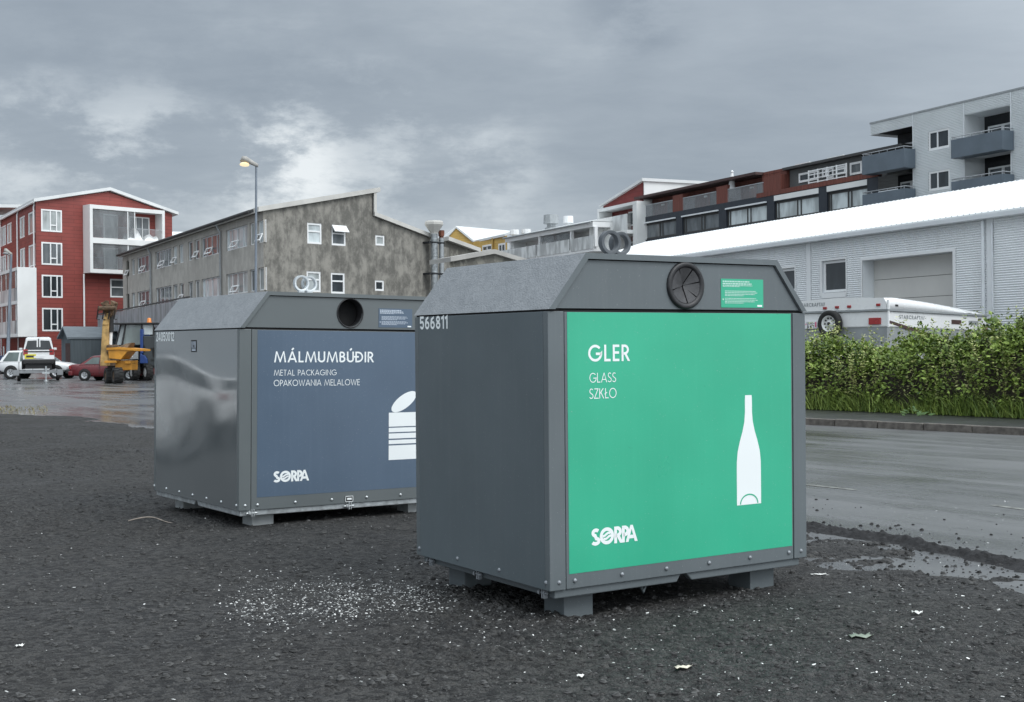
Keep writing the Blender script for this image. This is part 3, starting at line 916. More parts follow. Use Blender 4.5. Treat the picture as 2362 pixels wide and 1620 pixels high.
# berm of swept black gravel along the street edge
M_BERM = pm('black_gravel', (.018, .018, .019), .85, .35, 14, .6, 70, spec=.3)
ba, bb = Vector((5.6, 5.8)), Vector((-1.6, 19.0)); bd_ = (bb - ba).normalized(); bn_ = Vector((bd_.y, -bd_.x))
sN, wN = 700, 26
ss = np.linspace(0, (bb - ba).length, sN)[:, None]; ww_ = np.linspace(-.42, .42, wN)[None, :]
BX = ba.x + bd_.x * ss + bn_.x * ww_; BY = ba.y + bd_.y * ss + bn_.y * ww_
off_ = .16 * vnoise(ss * .9, ss * 0 + 3, 31) + .07 * vnoise(ss * 3.1, ss * 0 + 5, 32)
hh_ = np.exp(-((ww_ - off_) / (.13 + .06 * vnoise(ss * 1.3, ss * 0 + 7, 33))) ** 2)
BZ = ZR - .012 + .055 * hh_ + (.028 * vnoise(BX * 11, BY * 11, 34) + .03 * vnoise(BX * 28, BY * 28, 35)) * (hh_ + .22)
me = bpy.data.meshes.new('gravel_ridge')
ii = (np.arange(sN - 1)[:, None] * wN + np.arange(wN - 1)[None]).ravel()
me.from_pydata(np.stack([BX, BY, BZ], -1).reshape(-1, 3).tolist(), [], np.stack([ii, ii + 1, ii + wN + 1, ii + wN], -1).tolist())
me.materials.append(M_BERM)
go = bpy.data.objects.new('gravel_ridge', me); COL.objects.link(go)
tag(go, 'low black ridge of swept gravel along the street edge', 'gravel ridge', kind='structure')

def scatter(name, mat, pts, smin, smax, flat, label, cat, flake=False, power=2.2):
    V, F = [], []
    for x, y in pts:
        s = smin + (smax - smin) * rng.random() ** power
        z = float(gravel_z(np.array([x]), np.array([y]))[0]) if False else 0
        a = rng.random() * 6.283; ca, sa = math.cos(a), math.sin(a)
        b = len(V)
        if flake:
            q = [(-s, -s * .5), (s * .9, -s * .6 * rng.random()), (s * (.5 + .5 * rng.random()), s * .6), (-s * .7, s * .5)]
            t1, t2 = rng.normal(0, .25), rng.normal(0, .25)
            V += [(x + ca * u - sa * w, y + sa * u + ca * w, t1 * u + t2 * w) for u, w in q]
            V += [(x + ca * u - sa * w, y + sa * u + ca * w, t1 * u + t2 * w + .0015) for u, w in q]
            F += [(b, b + 3, b + 2, b + 1), (b + 4, b + 5, b + 6, b + 7)] + [(b + i, b + (i + 1) % 4, b + 4 + (i + 1) % 4, b + 4 + i) for i in range(4)]
        else:
            k = 5
            V += [(x + s * (.7 + .5 * rng.random()) * math.cos(a + 6.283 * i / k), y + s * (.5 + .5 * rng.random()) * math.sin(a + 6.283 * i / k), s * flat * (.1 + .4 * rng.random())) for i in range(k)]
            V += [(x + s * .5 * math.cos(a + 6.283 * (i + .4) / k), y + s * .5 * math.sin(a + 6.283 * (i + .4) / k), s * flat * (.75 + .45 * rng.random())) for i in range(k)]
            F += [(b + i, b + (i + 1) % k, b + k + (i + 1) % k, b + k + i) for i in range(k)] + [tuple(b + k + i for i in range(k))]
            V += [(x + s * .6 * math.cos(a + 6.283 * i / k), y + s * .6 * math.sin(a + 6.283 * i / k), -s * .4) for i in range(k)]
            F += [(b + 2 * k + i, b + 2 * k + (i + 1) % k, b + (i + 1) % k, b + i) for i in range(k)]
    V = np.array(V)
    n = (len(V) // len(pts))
    cx = np.repeat(np.array([p[0] for p in pts]), n); cy = np.repeat(np.array([p[1] for p in pts]), n)
    V[:, 2] += np.maximum(gravel_z(cx, cy), ZR) + .001
    me = bpy.data.meshes.new(name); me.from_pydata(V.tolist(), [], F); me.materials.append(mat)
    o = bpy.data.objects.new(name, me); COL.objects.link(o)
    return tag(o, label, cat, kind='stuff')

def field(n, near=2.6, far=22, fac=1.0):
    P = []
    while len(P) < n:
        Y = near * (far / near) ** (rng.random() ** fac); x = Y * math.tan(R(-26 + 51 * rng.random()))
        P.append((x, Y))
    P = np.array(P)
    d = edge_dist(P[:, 0], P[:, 1])
    return P[d > .2]
scatter('gravel_stones', M_STONE, field(15000, 4.6, 24, .8), .003, .026, .7, 'loose dark stones strewn over the gravel', 'gravel', power=3.0)
def shardy(N):
    return N.mix(N.n('ShaderNodeNewGeometry').outputs['Random Per Island'], (.16, .17, .165), (.86, .86, .84))
M_LIT = pm('broken_glass', (.7, .7, .7), .3, .1, 30, extra=shardy)
# spill of pale broken glass between the bins, thinning outwards
cl = []
for _ in range(3000):
    t = rng.random()
    px = 545 + 470 * t; py = 1402 - 30 * t + rng.normal(0, 26 + 12 * (1 - t))
    px += rng.normal(0, 46)
    if vnoise(np.array([px / 60]), np.array([py / 25]), 21)[0] < -.12 and rng.random() < .6: continue
    p = onground(px * 1.0, py); cl.append((p.x, p.y))
for _ in range(260):
    px = 960 + rng.random() * 420; py = 1395 + 90 * rng.random() ** 1.5 + (px - 960) * .08
    p = onground(px, py); cl.append((p.x, p.y))
scatter('glass_shards', M_LIT, cl, .0018, .0098, 1, 'spill of small pale broken glass beside the glass bin', 'broken glass', flake=True, power=2.0)
fl = [tuple(p) for p in field(1100, 4.8, 22, .85)]
for _ in range(460):
    p = onground(1400 + 960 * rng.random(), 1350 + 260 * rng.random()); fl.append((p.x, p.y))
for _ in range(130):
    p = onground(1870 + 490 * rng.random(), 1150 + 200 * rng.random()); fl.append((p.x, p.y))
scatter('litter_specks', M_LIT, fl, .002, .0115, 1, 'tiny white scraps and shards scattered over the dark gravel', 'litter', flake=True, power=3.2)
M_CLOD = pm('black_clod', (.014, .014, .014), .8, .3, 20)
ck = []
for _ in range(300):
    px_c = 1875 + 487 * rng.random(); p = onground(px_c, 1215 + (px_c - 1870) * .17 + rng.normal(0, 34)); ck.append((p.x, p.y))
scatter('asphalt_crumbs', M_CLOD, ck, .004, .022, .7, 'black crumbs of gravel lying on the street edge', 'gravel', power=2.5)

# larger scraps that one can point at
def scrap(px, py, w, d, label, mat, cat='paper scrap', curl=.02, rot=0.3, name='paper_scrap'):
    p = onground(px, py)
    z = float(max(gravel_z(np.array([p.x]), np.array([p.y]))[0], ZR))
    root = MB(Matrix.Translation((p.x, p.y, z + .004)) @ Matrix.Rotation(rot, 4, 'Z'))
    n = 6; pts = []
    for j in range(4):
        for i in range(n):
            u = i / (n - 1) - .5; v_ = j / 3 - .5
            pts.append((u * w * (1 - .25 * abs(v_)) + .1 * d * math.sin(5 * v_ + i), v_ * d * (1 - .5 * abs(u)), curl * .5 * (abs(u) * .6 + .5 * math.sin(9 * u + 5 * v_)) + curl * .3))
    fs = [(j * n + i, j * n + i + 1, (j + 1) * n + i + 1, (j + 1) * n + i) for j in range(3) for i in range(n - 1)]
    root.add(pts, fs, True)
    o = root.build(name, mat, normals=False)
    sd_ = o.modifiers.new('thick', 'SOLIDIFY'); sd_.thickness = .002
    return tag(o, label, cat)
M_PAPER = pm('paper', (.74, .74, .71), .7, .06, 20)
M_PAPERY = pm('yellowed_paper', (.60, .57, .46), .7, .1, 20)
M_GREENB = pm('dull_green_bag', (.20, .24, .19), .5, .2, 20)
scrap(1575, 1549, .10, .045, 'crumpled off-white paper scrap on the gravel in front of the green bin', M_PAPERY, rot=.5)
scrap(2116, 1427, .06, .04, 'small folded white paper scrap on the gravel right of the green bin', M_PAPER, rot=-.3, curl=.03)
scrap(1338, 1562, .035, .03, 'tiny square white paper scrap at the lower middle of the gravel', M_PAPER)
scrap(45, 1496, .055, .03, 'small white paper scrap at the far left of the gravel', M_PAPER, rot=1.0)
scrap(1888, 1329, .12, .03, 'white paper strip lying by the right foot of the green bin', M_PAPER, rot=.1, curl=.012)
scrap(2205, 1268, .09, .025, 'white paper strip on the gravel ridge along the street', M_PAPER, rot=-.2, curl=.012)
scrap(1985, 1466, .14, .07, 'crumpled grey-green plastic shred on the gravel', M_GREENB, 'plastic shred', .03, .2, 'plastic_shred')
p0 = onground(296, 1207); p1 = onground(408, 1207)
tw = MB(); tw.tube([(p0.x + (p1.x - p0.x) * t, p0.y + .10 * math.sin(5 * t) , .022 + .02 * math.sin(4 * t)) for t in [i / 9 for i in range(10)]], [.004, .006, .007, .006, .006, .005, .005, .004, .004, .003], 6)
tag(tw.build('twig', pm('dry_twig', (.30, .26, .22), .8, .2, 20)), 'thin dry twig on the gravel beside the metal-packaging bin', 'twig')

# kerb and pavement on the far side of the street
ka, kb = onground(2362, 1005, ZR), onground(1858, 980, ZR)
kd = (kb - ka).normalized(); kd.z = 0; kd.normalize()
kn = Vector((kd.y, -kd.x, 0))
if kn.x < 0: kn = -kn
k0 = ka - kd * 25; KL = 52.0
KM = Matrix(((kd.x, kn.x, 0, k0.x), (kd.y, kn.y, 0, k0.y), (0, 0, 1, ZR), (0, 0, 0, 1)))
m = MB(KM)
L0 = 0.0
while L0 < KL:
    m.box(L0 + .008, L0 + .992, .0, .14, -.05, .135 + .004 * math.sin(L0 * 3)); L0 += 1.0
tag(m.build('kerb', M_KERB, bevel=.012), 'rough grey kerb stones along the far side of the street', 'kerb', kind='structure')
m = MB(KM); m.box(-5, KL, .145, 3.1, -.05, .125)
tag(m.build('pavement', M_PAVE), 'dark wet pavement between kerb and hedge', 'pavement', kind='structure')
# thin worn lane dashes
M_LINE = pm('worn_paint', (.16, .165, .15), .7, .5, 12)
m = MB()
for (xa, ya, xb, yb) in ((1862, 1119, 1974, 1131), (2290, 1166, 2362, 1176), (2362, 1176, 2420, 1183)):
    a, b = onground(xa, ya, ZR), onground(xb, yb, ZR); d = (b - a).normalized(); n_ = Vector((-d.y, d.x, 0)) * .04
    m.face([tuple(a - n_ + Vector((0, 0, .004))), tuple(b - n_ + Vector((0, 0, .004))), tuple(b + n_ + Vector((0, 0, .004))), tuple(a + n_ + Vector((0, 0, .004)))])
tag(m.build('lane_marking', M_LINE), 'faint worn white dashes painted on the wet street', 'road marking', kind='structure')

# yard behind the hedge lies higher
ha = onground(2362, 966, .10); hb = onground(1858, 944, .10)
hd = (hb - ha); hd.z = 0; hd.normalize()
hn = Vector((hd.y, -hd.x, 0))
if hn.x < 0: hn = -hn
h0 = ha - hd * 9; HL = 9 + (hb - ha).length + 5.5
HM = Matrix(((hd.x, hn.x, 0, h0.x), (hd.y, hn.y, 0, h0.y), (0, 0, 1, .08), (0, 0, 0, 1)))
m = MB(HM)
m.prism([(.9, -.4), (1.6, 1.0), (140, 1.15), (140, -.4)], 'x', -40, HL + 6)
tag(m.build('yard', M_YARD), 'raised gravel yard behind the hedge', 'yard', kind='structure')

# ------------------------------------------------------------------ hedge with grass, weeds and roses
def leafy(dark, light, hue):
    def f(N):
        gi = N.n('ShaderNodeNewGeometry').outputs['Random Per Island']
        c = N.mix(gi, dark, light)
        big = N.maprange(N.noise(N.tc, .9, 3), .35, .7)
        return N.mix(N.math('MULTIPLY', big, .55), c, hue)
    return f
M_LEAF = pm('hedge_leaf', (.05, .09, .02), .5, .1, 3, spec=.4, extra=leafy((.022, .055, .012), (.29, .40, .075), (.19, .27, .04)))
M_SHOOT = pm('young_leaf', (.14, .2, .05), .5, .1, 3, spec=.4, extra=leafy((.20, .25, .07), (.55, .56, .25), (.36, .38, .12)))
M_TWIGS = pm('hedge_twigs', (.045, .038, .026), .9, .4, 9, .5, 20)
M_GRASS = pm('grass_blade', (.06, .11, .02), .5, .1, 3, spec=.35, extra=leafy((.035, .08, .015), (.30, .38, .085), (.14, .21, .04)))
M_DOCK = pm('broad_leaf', (.07, .13, .05), .6, .1, 3, spec=.2, extra=leafy((.03, .075, .02), (.075, .13, .04), (.045, .09, .025)))
M_ROSE = pm('rose_petal', (.62, .16, .26), .6, .15, 12)
M_DAND = pm('yellow_petal', (.80, .58, .04), .6, .1, 12)

def leaf_mesh(mat, name, parent, items, label=None):
    """items: (pos, direction, normal-ish up, length, width) -> folded diamond leaves"""
    V, F = [], []
    for p, d, u, l, w in items:
        d = d.normalized(); sd = d.cross(u)
        if sd.length < 1e-4: sd = Vector((1, 0, 0))
        sd.normalize(); nn = sd.cross(d)
        b = len(V)
        V += [p, p + d * l * .42 + sd * w * .5 - nn * w * .14, p + d * l - nn * l * .16, p + d * l * .42 - sd * w * .5 - nn * w * .14, p + d * l * .5]
        F += [(b, b + 1, b + 4), (b + 1, b + 2, b + 4), (b, b + 4, b + 3), (b + 4, b + 2, b + 3)]
    me = bpy.data.meshes.new(name)
    Mi = RM[parent].inverted() if parent else Matrix.Identity(4)
    me.from_pydata([Mi @ v_ for v_ in V], [], F)
    me.materials.append(mat)
    o = bpy.data.objects.new(name, me); COL.objects.link(o)
    if parent: o.parent = parent
    RM[o] = RM[parent].copy() if parent else Matrix.Identity(4)
    return o
def rv(s=1.0): return Vector((rng.normal(0, s), rng.normal(0, s), rng.normal(0, s)))
def htop(t):
    """hedge height above its foot along its length"""
    k = min(1, max(0, (11.8 - t) / 3.2)); return 1.50 + .46 * k * k * (3 - 2 * k) + .16 * mnoise.noise((t * .8, 3.3, 0)) + .20 * mnoise.noise((t * 2.6, 1.3, 0))
hedge = thing('hedge', 'thick green rose hedge along the pavement with grass at its foot', 'hedge', HM)
# solid woody core; its dark brown stands in for deep shade among leaves
m = MB(HM); ns, nc = 60, 14
pts = []
for i in range(ns + 1):
    t = HL * i / ns; H = htop(t) - .35
    for k in range(nc + 1):
        a = math.pi * k / nc
        r = 1 + .22 * mnoise.noise((t * 1.7, k * .6, 5.0))
        pts.append((t, .95 - .62 * math.cos(a) * r, max(.0, H * math.sin(a) ** .55 * r)))
m.add(pts, [(i * (nc + 1) + k, i * (nc + 1) + k + 1, (i + 1) * (nc + 1) + k + 1, (i + 1) * (nc + 1) + k) for i in range(ns) for k in range(nc)], True)
m.build('twigs', M_TWIGS, hedge)
items = []; shoots = []
for _ in range(3000):                                        # leaf sprays
    t = HL * rng.random(); H = htop(t)
    a = rng.random() ** .8 * math.pi * .62                   # from foot (0) over the crest
    if rng.random() > .38 + 1.1 * a / 1.6 + 1.4 * mnoise.noise((t * 2.3, a * 3.1, 4.0)): continue
    lump = 1 + .26 * mnoise.noise((t * 1.9, a * 2.2, 9.0)) + .16 * mnoise.noise((t * 5, a * 5, 2.0))
    c = Vector((t, .95 - .84 * math.cos(a) * lump, max(.12, (H - .12) * math.sin(a) ** .6 * lump)))
    o = Vector((0, -math.cos(a), math.sin(a)))
    crest = math.sin(a) ** 3
    for _k in range(int(13 + 6 * rng.random())):
        p = c + Vector((rng.normal(0, .12), rng.normal(0, .09), rng.normal(0, .09)))
        d = o * .7 + rv(.6) + Vector((0, 0, .1)); l = .045 + .085 * rng.random() ** 1.4
        items.append((HM @ p, HM.to_3x3() @ d, HM.to_3x3() @ (o + Vector((0, 0, .9)) + rv(.35)), l, l * .72))
for _ in range(460):                                         # upright shoots along the crest and a few weeds in the face
    t = HL * rng.random(); H = htop(t)
    if rng.random() < .68: p = Vector((t, .55 + .6 * rng.random(), H - .22)); n_, hh = 11, .28 + .62 * rng.random() ** 2.2
    else: p = Vector((t, .08 + .1 * rng.random(), .25 + .4 * rng.random())); n_, hh = 16, .75 + .45 * rng.random()
    lean = Vector((rng.normal(0, .16), rng.normal(-.08, .1), 1))
    for k in range(n_):
        q = p + lean * (hh * k / n_)
        for _k in range(3):
            d = Vector((rng.normal(), rng.normal(), .5)); l = .05 + .035 * rng.random()
            (shoots if rng.random() < .8 else items).append((HM @ (q + rv(.015)), HM.to_3x3() @ d, Vector((0, 0, 1)) + rv(.4), l, l * .55))
leaf_mesh(M_LEAF, 'foliage', hedge, items)
leaf_mesh(M_SHOOT, 'young_shoots', hedge, shoots)
# roses in the hedge: five petals each
for px, py in ((2274, 760), (2318, 772), (2281, 822), (2285, 829), (2321, 811)):
    p = at(px, py, 27.3)
    m = MB(Matrix.Translation(p))
    out = Vector((-.45, -.85, .25)).normalized()
    x_ = out.cross(Vector((0, 0, 1))).normalized(); y_ = out.cross(x_)
    for k in range(5):
        a = 2 * math.pi * k / 5
        r0 = x_ * math.cos(a) + y_ * math.sin(a); s0 = x_ * -math.sin(a) + y_ * math.cos(a)
        m.face([tuple(out * .0), tuple(r0 * .03 + s0 * .022 + out * .012), tuple(r0 * .046 + out * .02), tuple(r0 * .03 - s0 * .022 + out * .012)])
    m.build('rose_flower', M_ROSE, hedge, normals=False)
# grass verge: uncountable blades
V, F = [], []
for _ in range(15000):
    t = HL * rng.random(); yv = -.22 + .75 * rng.random() ** 1.1
    if yv < -.05 + .12 * mnoise.noise((t * 2.1, 0, 0)) and rng.random() < .75: continue
    h = (.12 + .42 * rng.random() ** 1.7) * (1 + .7 * mnoise.noise((t * 1.3, yv * 2, 7)))
    a = rng.random() * 6.283; b = len(V); w = .006 + .006 * rng.random()
    lx, ly = rng.normal(0, .6) * h, rng.normal(-.2, .42) * h
    for z, k in ((0, 1), (h * .6, .8)):
        q = z / h
        V += [HM @ Vector((t + lx * q * q + s * w * k * math.cos(a), yv + ly * q * q + s * w * k * math.sin(a), z + .03)) for s in (-1, 1)]
    V.append(HM @ Vector((t + lx, yv + ly, h * .92 + .03)))
    F += [(b, b + 1, b + 3, b + 2), (b + 2, b + 3, b + 4)]
me = bpy.data.meshes.new('grass_verge'); me.from_pydata(V, [], F); me.materials.append(M_GRASS)
go = bpy.data.objects.new('grass_verge', me); COL.objects.link(go)
tag(go, 'long green grass growing at the foot of the hedge', 'grass', kind='stuff')
# dock plants with broad leaves
for k, (px, py, lab) in enumerate(((2110, 955, 'broad-leaved weed in the grass left of the middle of the verge'), (2310, 915, 'broad-leaved weed in the grass near the yellow flowers'), (1965, 930, 'broad-leaved weed in the grass nearest the green bin'))):
    p = onground(px, py + 16, .1)
    t_ = thing('broad_leaved_weed', lab, 'weed', Matrix.Translation((p.x, p.y, .10)), 'broad-leaved weeds in the verge')
    it = []
    for j in range(16):
        a = 6.283 * j / 16 + rng.random(); rad = .05 + .22 * rng.random()
        pos = Vector((p.x + rad * math.cos(a), p.y + rad * math.sin(a) * .6, .14 + .28 * rng.random()))
        l = .10 + .07 * rng.random()
        it.append((pos, Vector((math.cos(a), math.sin(a) - .5, .25 + .3 * rng.random())), Vector((0, -.5, 1)), l, l * .62))
    leaf_mesh(M_DOCK, 'leaves', t_, it)
p = onground(2331, 932, .1)
dn = thing('yellow_flower', 'small yellow flowers in the grass at the foot of the hedge', 'flower', Matrix.Translation((p.x, p.y, .1)))
for dx, dz_ in ((0, .20), (.06, .22), (.03, .27)):
    m = MB(Matrix.Translation((p.x + dx, p.y, .1 + dz_))); m.lathe([(0, -.004), (.028, .004), (.03, .012), (.012, .02), (0, .02)], (0, 0, 0), (-.3, -.8, .5), 10); m.build('flower_head', M_DAND, dn)
    m = MB(); m.tube([(p.x + .03, p.y, .1), (p.x + dx, p.y, .1 + dz_)], .003, 5); m.build('stalk', M_GRASS, dn)
# sparse dry grass at the far left edge of the gravel
V, F = [], []
for _ in range(260):
    q = onground(-40 + 150 * rng.random() ** 1.3, 938 + 16 * rng.random()); b = len(V); h = .03 + .06 * rng.random(); a = rng.random() * 6.28
    V += [(q.x - .012 * math.cos(a), q.y, -.02), (q.x + .012 * math.cos(a), q.y, -.02), (q.x + rng.normal(0, .05), q.y + rng.normal(0, .05), h)]; F.append((b, b + 1, b + 2))
me = bpy.data.meshes.new('dry_grass'); me.from_pydata(V, [], F); me.materials.append(pm('dry_grass', (.20, .17, .08), .7, .4, 9))
go = bpy.data.objects.new('dry_grass', me); COL.objects.link(go)
tag(go, 'sparse yellow grass at the edge between gravel and street', 'grass', kind='stuff')

# ------------------------------------------------------------------ buildings
def proj(p):
    v_ = Vector(p) - Vector((0, 0, CAM_H)); d = v_.dot(_fw)
    return 1181 + CAM_F * v_.dot(_r2) / d, 810 - CAM_F * v_.dot(_u2) / d
def prot(fr, pf, pb, py=600):
    """how far a box stands out whose front edge is seen at pf and whose foot on the wall is at pb"""
    uF = fr.u(pb, py)
    return min((abs(fr.u(pf, py, -d) - uF), d) for d in [i * .05 for i in range(2, 120)])[1]
def stained(dark, light, amt=1.0, thr=(.46, .54)):
    def f(N):
        v1 = N.noise(N.mapping(N.tc, (1.0, .62, 1)), 1.5, 8, .72, .2)
        v2 = N.noise(N.mapping(N.tc, (2.8, .30, 1)), .9, 6, .65)
        big = N.noise(N.tc, .16, 3)
        s = N.math('ADD', N.math('MULTIPLY', v1, .75), N.math('MULTIPLY', v2, .25))
        s = N.math('ADD', s, N.math('MULTIPLY', N.math('SUBTRACT', big, .5), .25))
        c = N.mix(N.maprange(s, *thr), dark, light)
        return N.mix(N.math('MULTIPLY', N.maprange(N.noise(N.tc, 7, 5, .7), .4, .7), .35), c, tuple(a * .75 for a in light))
    return f
M_RED = pm('red_boards', (.25, .052, .042), .6, .10, .7, uv=True, extra=boards(2.4, .33, .5, .018))
M_RED2 = pm('dark_red_boards', (.20, .028, .025), .6, .10, .7, uv=True, extra=boards(2.4, .4, .55, .02))
M_WPAN = pm('white_panel', (.74, .75, .74), .5, .05, .6)
M_WTRIM = pm('white_trim', (.80, .81, .81), .45, .03, 1)
M_WROOF = pm('white_roof', (.66, .68, .68), .5, .05, .6)
M_CONC = pm('stained_concrete', (.2, .19, .17), .85, .1, .5, .15, 20, uv=True, extra=stained((.118, .114, .102), (.285, .272, .242), thr=(.40, .60)))
M_CONCF = pm('grey_concrete', (.24, .232, .218), .85, .1, .5, .1, 20, uv=True, extra=stained((.37, .35, .32), (.47, .45, .41), thr=(.44, .60)))
M_CONCD = pm('dark_concrete', (.16, .155, .14), .85, .15, .8, .1, 20, uv=True, extra=stained((.12, .115, .10), (.23, .22, .19)))
M_CONCL = pm('pale_concrete_trim', (.52, .51, .48), .8, .1, .8)
M_DGLASS = glassy('dark_glass', (.035, .042, .048))
M_CURT = glassy('curtained_glass', (.36, .39, .39), 1, .12, .25)
M_BLIND = glassy('blinded_glass', (.50, .55, .56), 1, .1, .3)
M_MIDG = glassy('grey_glass', (.14, .155, .165), 1, .06, .4)
M_VEIL = glassy('balcony_glazing', (.22, .24, .25), .45)
M_FROST = glassy('frosted_glass', (.66, .68, .68), .80, .35, .2)
M_METAL = pm('grey_metal', (.33, .35, .36), .5, .1, 2, metal=.3)
M_BARS = pm('railing_bar', (.40, .42, .44), .5, .1, 3)
M_SLATE = pm('slate_blue_sheet', (.075, .095, .12), .6, .06, .8)
M_SHED = pm('grey_shed_boards', (.085, .105, .118), .65, .16, 1, uv=True, stretch=(7, .3, 1))
M_SHEDR = pm('grey_shed_roof', (.14, .165, .185), .55, .1, 1, stretch=(1, 1, 6))
M_NAVY = pm('navy_sheet', (.020, .027, .038), .5, .1, 1)
M_WOOD = pm('red_brown_boards', (.15, .046, .033), .7, .25, 1.2, stretch=(9, 9, .5))
M_BROWN = pm('brown_door', (.06, .032, .03), .6, .1, 2)
def stain_run(N):
    s = N.maprange(N.noise(N.mapping(N.tc, (2.2, .16, 1)), 1.0, 5, .65), .5, .75)
    return N.mix(N.math('MULTIPLY', s, .22), N.col, (.50, .49, .45))
M_CORR = pm('corrugated_white', (.80, .82, .83), .42, .03, .4, uv=True, extra=stain_run)
M_CORRG = pm('corrugated_grey', (.74, .77, .78), .45, .05, .4, metal=.15)
M_FLASH = pm('flashing', (.70, .73, .75), .4, .05, 1)
M_BALC = pm('balcony_concrete', (.115, .145, .175), .6, .08, .8)
M_YEL = pm('yellow_boards', (.62, .41, .12), .6, .08, 1, uv=True, extra=boards(3.0, .28, .7, .02))
M_GREYW = pm('grey_boards', (.10, .105, .105), .65, .1, 1)
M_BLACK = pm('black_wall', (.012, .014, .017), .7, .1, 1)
M_RUST = pm('rusty_cowl', (.16, .06, .035), .8, .3, 6)
M_ORANGE = pm('orange_boards', (.40, .10, .05), .6, .1, 1)
M_CONCT = pm('grey_roof_edge', (.36, .35, .33), .8, .1, .8)
M_DARKT = pm('dark_trim', (.05, .05, .05), .6, .1, 1)
M_VINYL = pm('white_sheeting', (.75, .76, .76), .6, .08, 4)

def pts_uz(fr, P, w=0.0):
    return [(a, w, b) for a, b in (fr.uz(x, y, w) for x, y in P)]
def polyface(mb, P):
    mb.face(P, [(p[0], p[2]) for p in P])

# ---- red apartment house on the left
c1 = crop(0, 420, 3.321); z3 = crop(0, 430, 4.554)
fg = Fr(86, 112, 42, False); fs = Fr(86, 112, -31, True)
red = thing('apartment_house', 'red boarded apartment house with white gable trim and white glazed balconies', 'apartment house', fg.M)
zl = fg.uz(86, 466)[1]; ua, za = fg.uz(*c1(830, 76)); U, zr = fg.uz(*c1(1318, 247))
opens = []
for (a, b, c, d) in ((325, 487, 207, 388), (321, 480, 459, 640), (315, 475, 710, 889), (308, 470, 964, 1144)):
    u0, z1_ = fg.uz(*c1(a, c)); u1, z0_ = fg.uz(*c1(b, d + 0)); opens.append([u0, u1, z0_, z1_])
ub0 = sum(o[0] for o in opens) / 4; ub1 = sum(o[1] for o in opens) / 4
opens = [(ub0, ub1, o[2], o[3]) for o in opens]
u0, z1_ = fg.uz(*c1(843, 742)); u1, z0_ = fg.uz(*c1(938, 886)); opens.append((u0, u0 + 2.0, z0_, z1_))
m = MB(fg.M)
zE = min(zl, zr)
wall(m, 0, U, 0, zE, opens, 0, .12)
polyface(m, [(0, 0, zE), (U, 0, zE), (U, 0, zr), (ua, 0, za), (0, 0, zl)])
m.build('gable_wall', M_RED, red, normals=False)
for i, o in enumerate(opens):
    window(red, fg.M, *o, .0 - .03, .13, M_WTRIM, (M_CURT, M_MIDG, M_DGLASS, M_DGLASS, M_MIDG)[i], (.44, .74) if i < 4 else (), ((.30, .42, .76),) if i < 4 else ((.55, 0, 1),), .12)
# half drawn blinds in the lowest window
o = opens[3]; m = MB(fg.M); m.box(o[0] + .2, o[0] + .8, .045, .05, o[2] + .75, o[2] + 1.45); m.build('window_film', M_BLIND, red)
m = MB(fs.M)
SL = 20.0
so_ = []
for (a, b) in ((33, 70), (79, 131), (214, 268), (304, 377)):
    for (t, bt) in ((263, 497), (610, 842)):
        x = (a + b) / 2
        zt_ = fs.uz(*z3(340, t))[1]; zb_ = fs.uz(*z3(340, bt))[1]
        so_.append((fs.u(a / 4.554), fs.u(b / 4.554), zb_, zt_))
for k in range(2): so_.append((-SL + 1, -SL + 3, so_[k][2], so_[k][3]))
wall(m, -SL, 0, 0, zl, so_, 0, .25)
m.build('side_wall', M_RED, red, normals=False)
for o in so_:
    window(red, fs.M, *o, .02, .13, M_WTRIM, M_CURT, (.62,), (), .12)
m = MB(fg.M)
for (p, q) in (((-.35, zl - .05), (ua, za + .12)), ((ua, za + .12), (U + .5, zr - .05))):
    m.sweep([(p[0], -.35, p[1]), (q[0], -.35, q[1]), (q[0], -.35, q[1] + .28), (p[0], -.35, p[1] + .28)], fg.M.to_3x3().inverted() @ (-fs.X) * SL)
m.build('roof', M_WROOF, red)
m = MB(fg.M); m.prism([(0, .0), (U, .0), (U, 1.0), (0, 1.0)], 'y', 23.5, 24); polyface(m, [(U, 0, 0), (U, 24, 0), (U, 24, zr), (U, 0, zr)]); m.build('rear_wall', M_RED, red)
for x in (376, 200, 20):
    u_ = fs.u(x / 4.554); m = MB(fs.M); m.tube([(u_, -.10, .3), (u_, -.10, zl - .4), (u_, -.02, zl - .1)], .07, 8); m.build('downpipe', M_WTRIM, red)
m = MB(fs.M); m.tube([(-SL, -.22, zl - .06), (.2, -.22, zl - .06)], .09, 8); m.build('gutter', M_WTRIM, red)
u_ = fg.u(c1(640, 0)[0]); m = MB(fg.M); m.tube([(u_, -.1, .3), (u_, -.1, fg.uz(*c1(640, 705))[1])], .08, 8); m.build('downpipe', M_WTRIM, red)
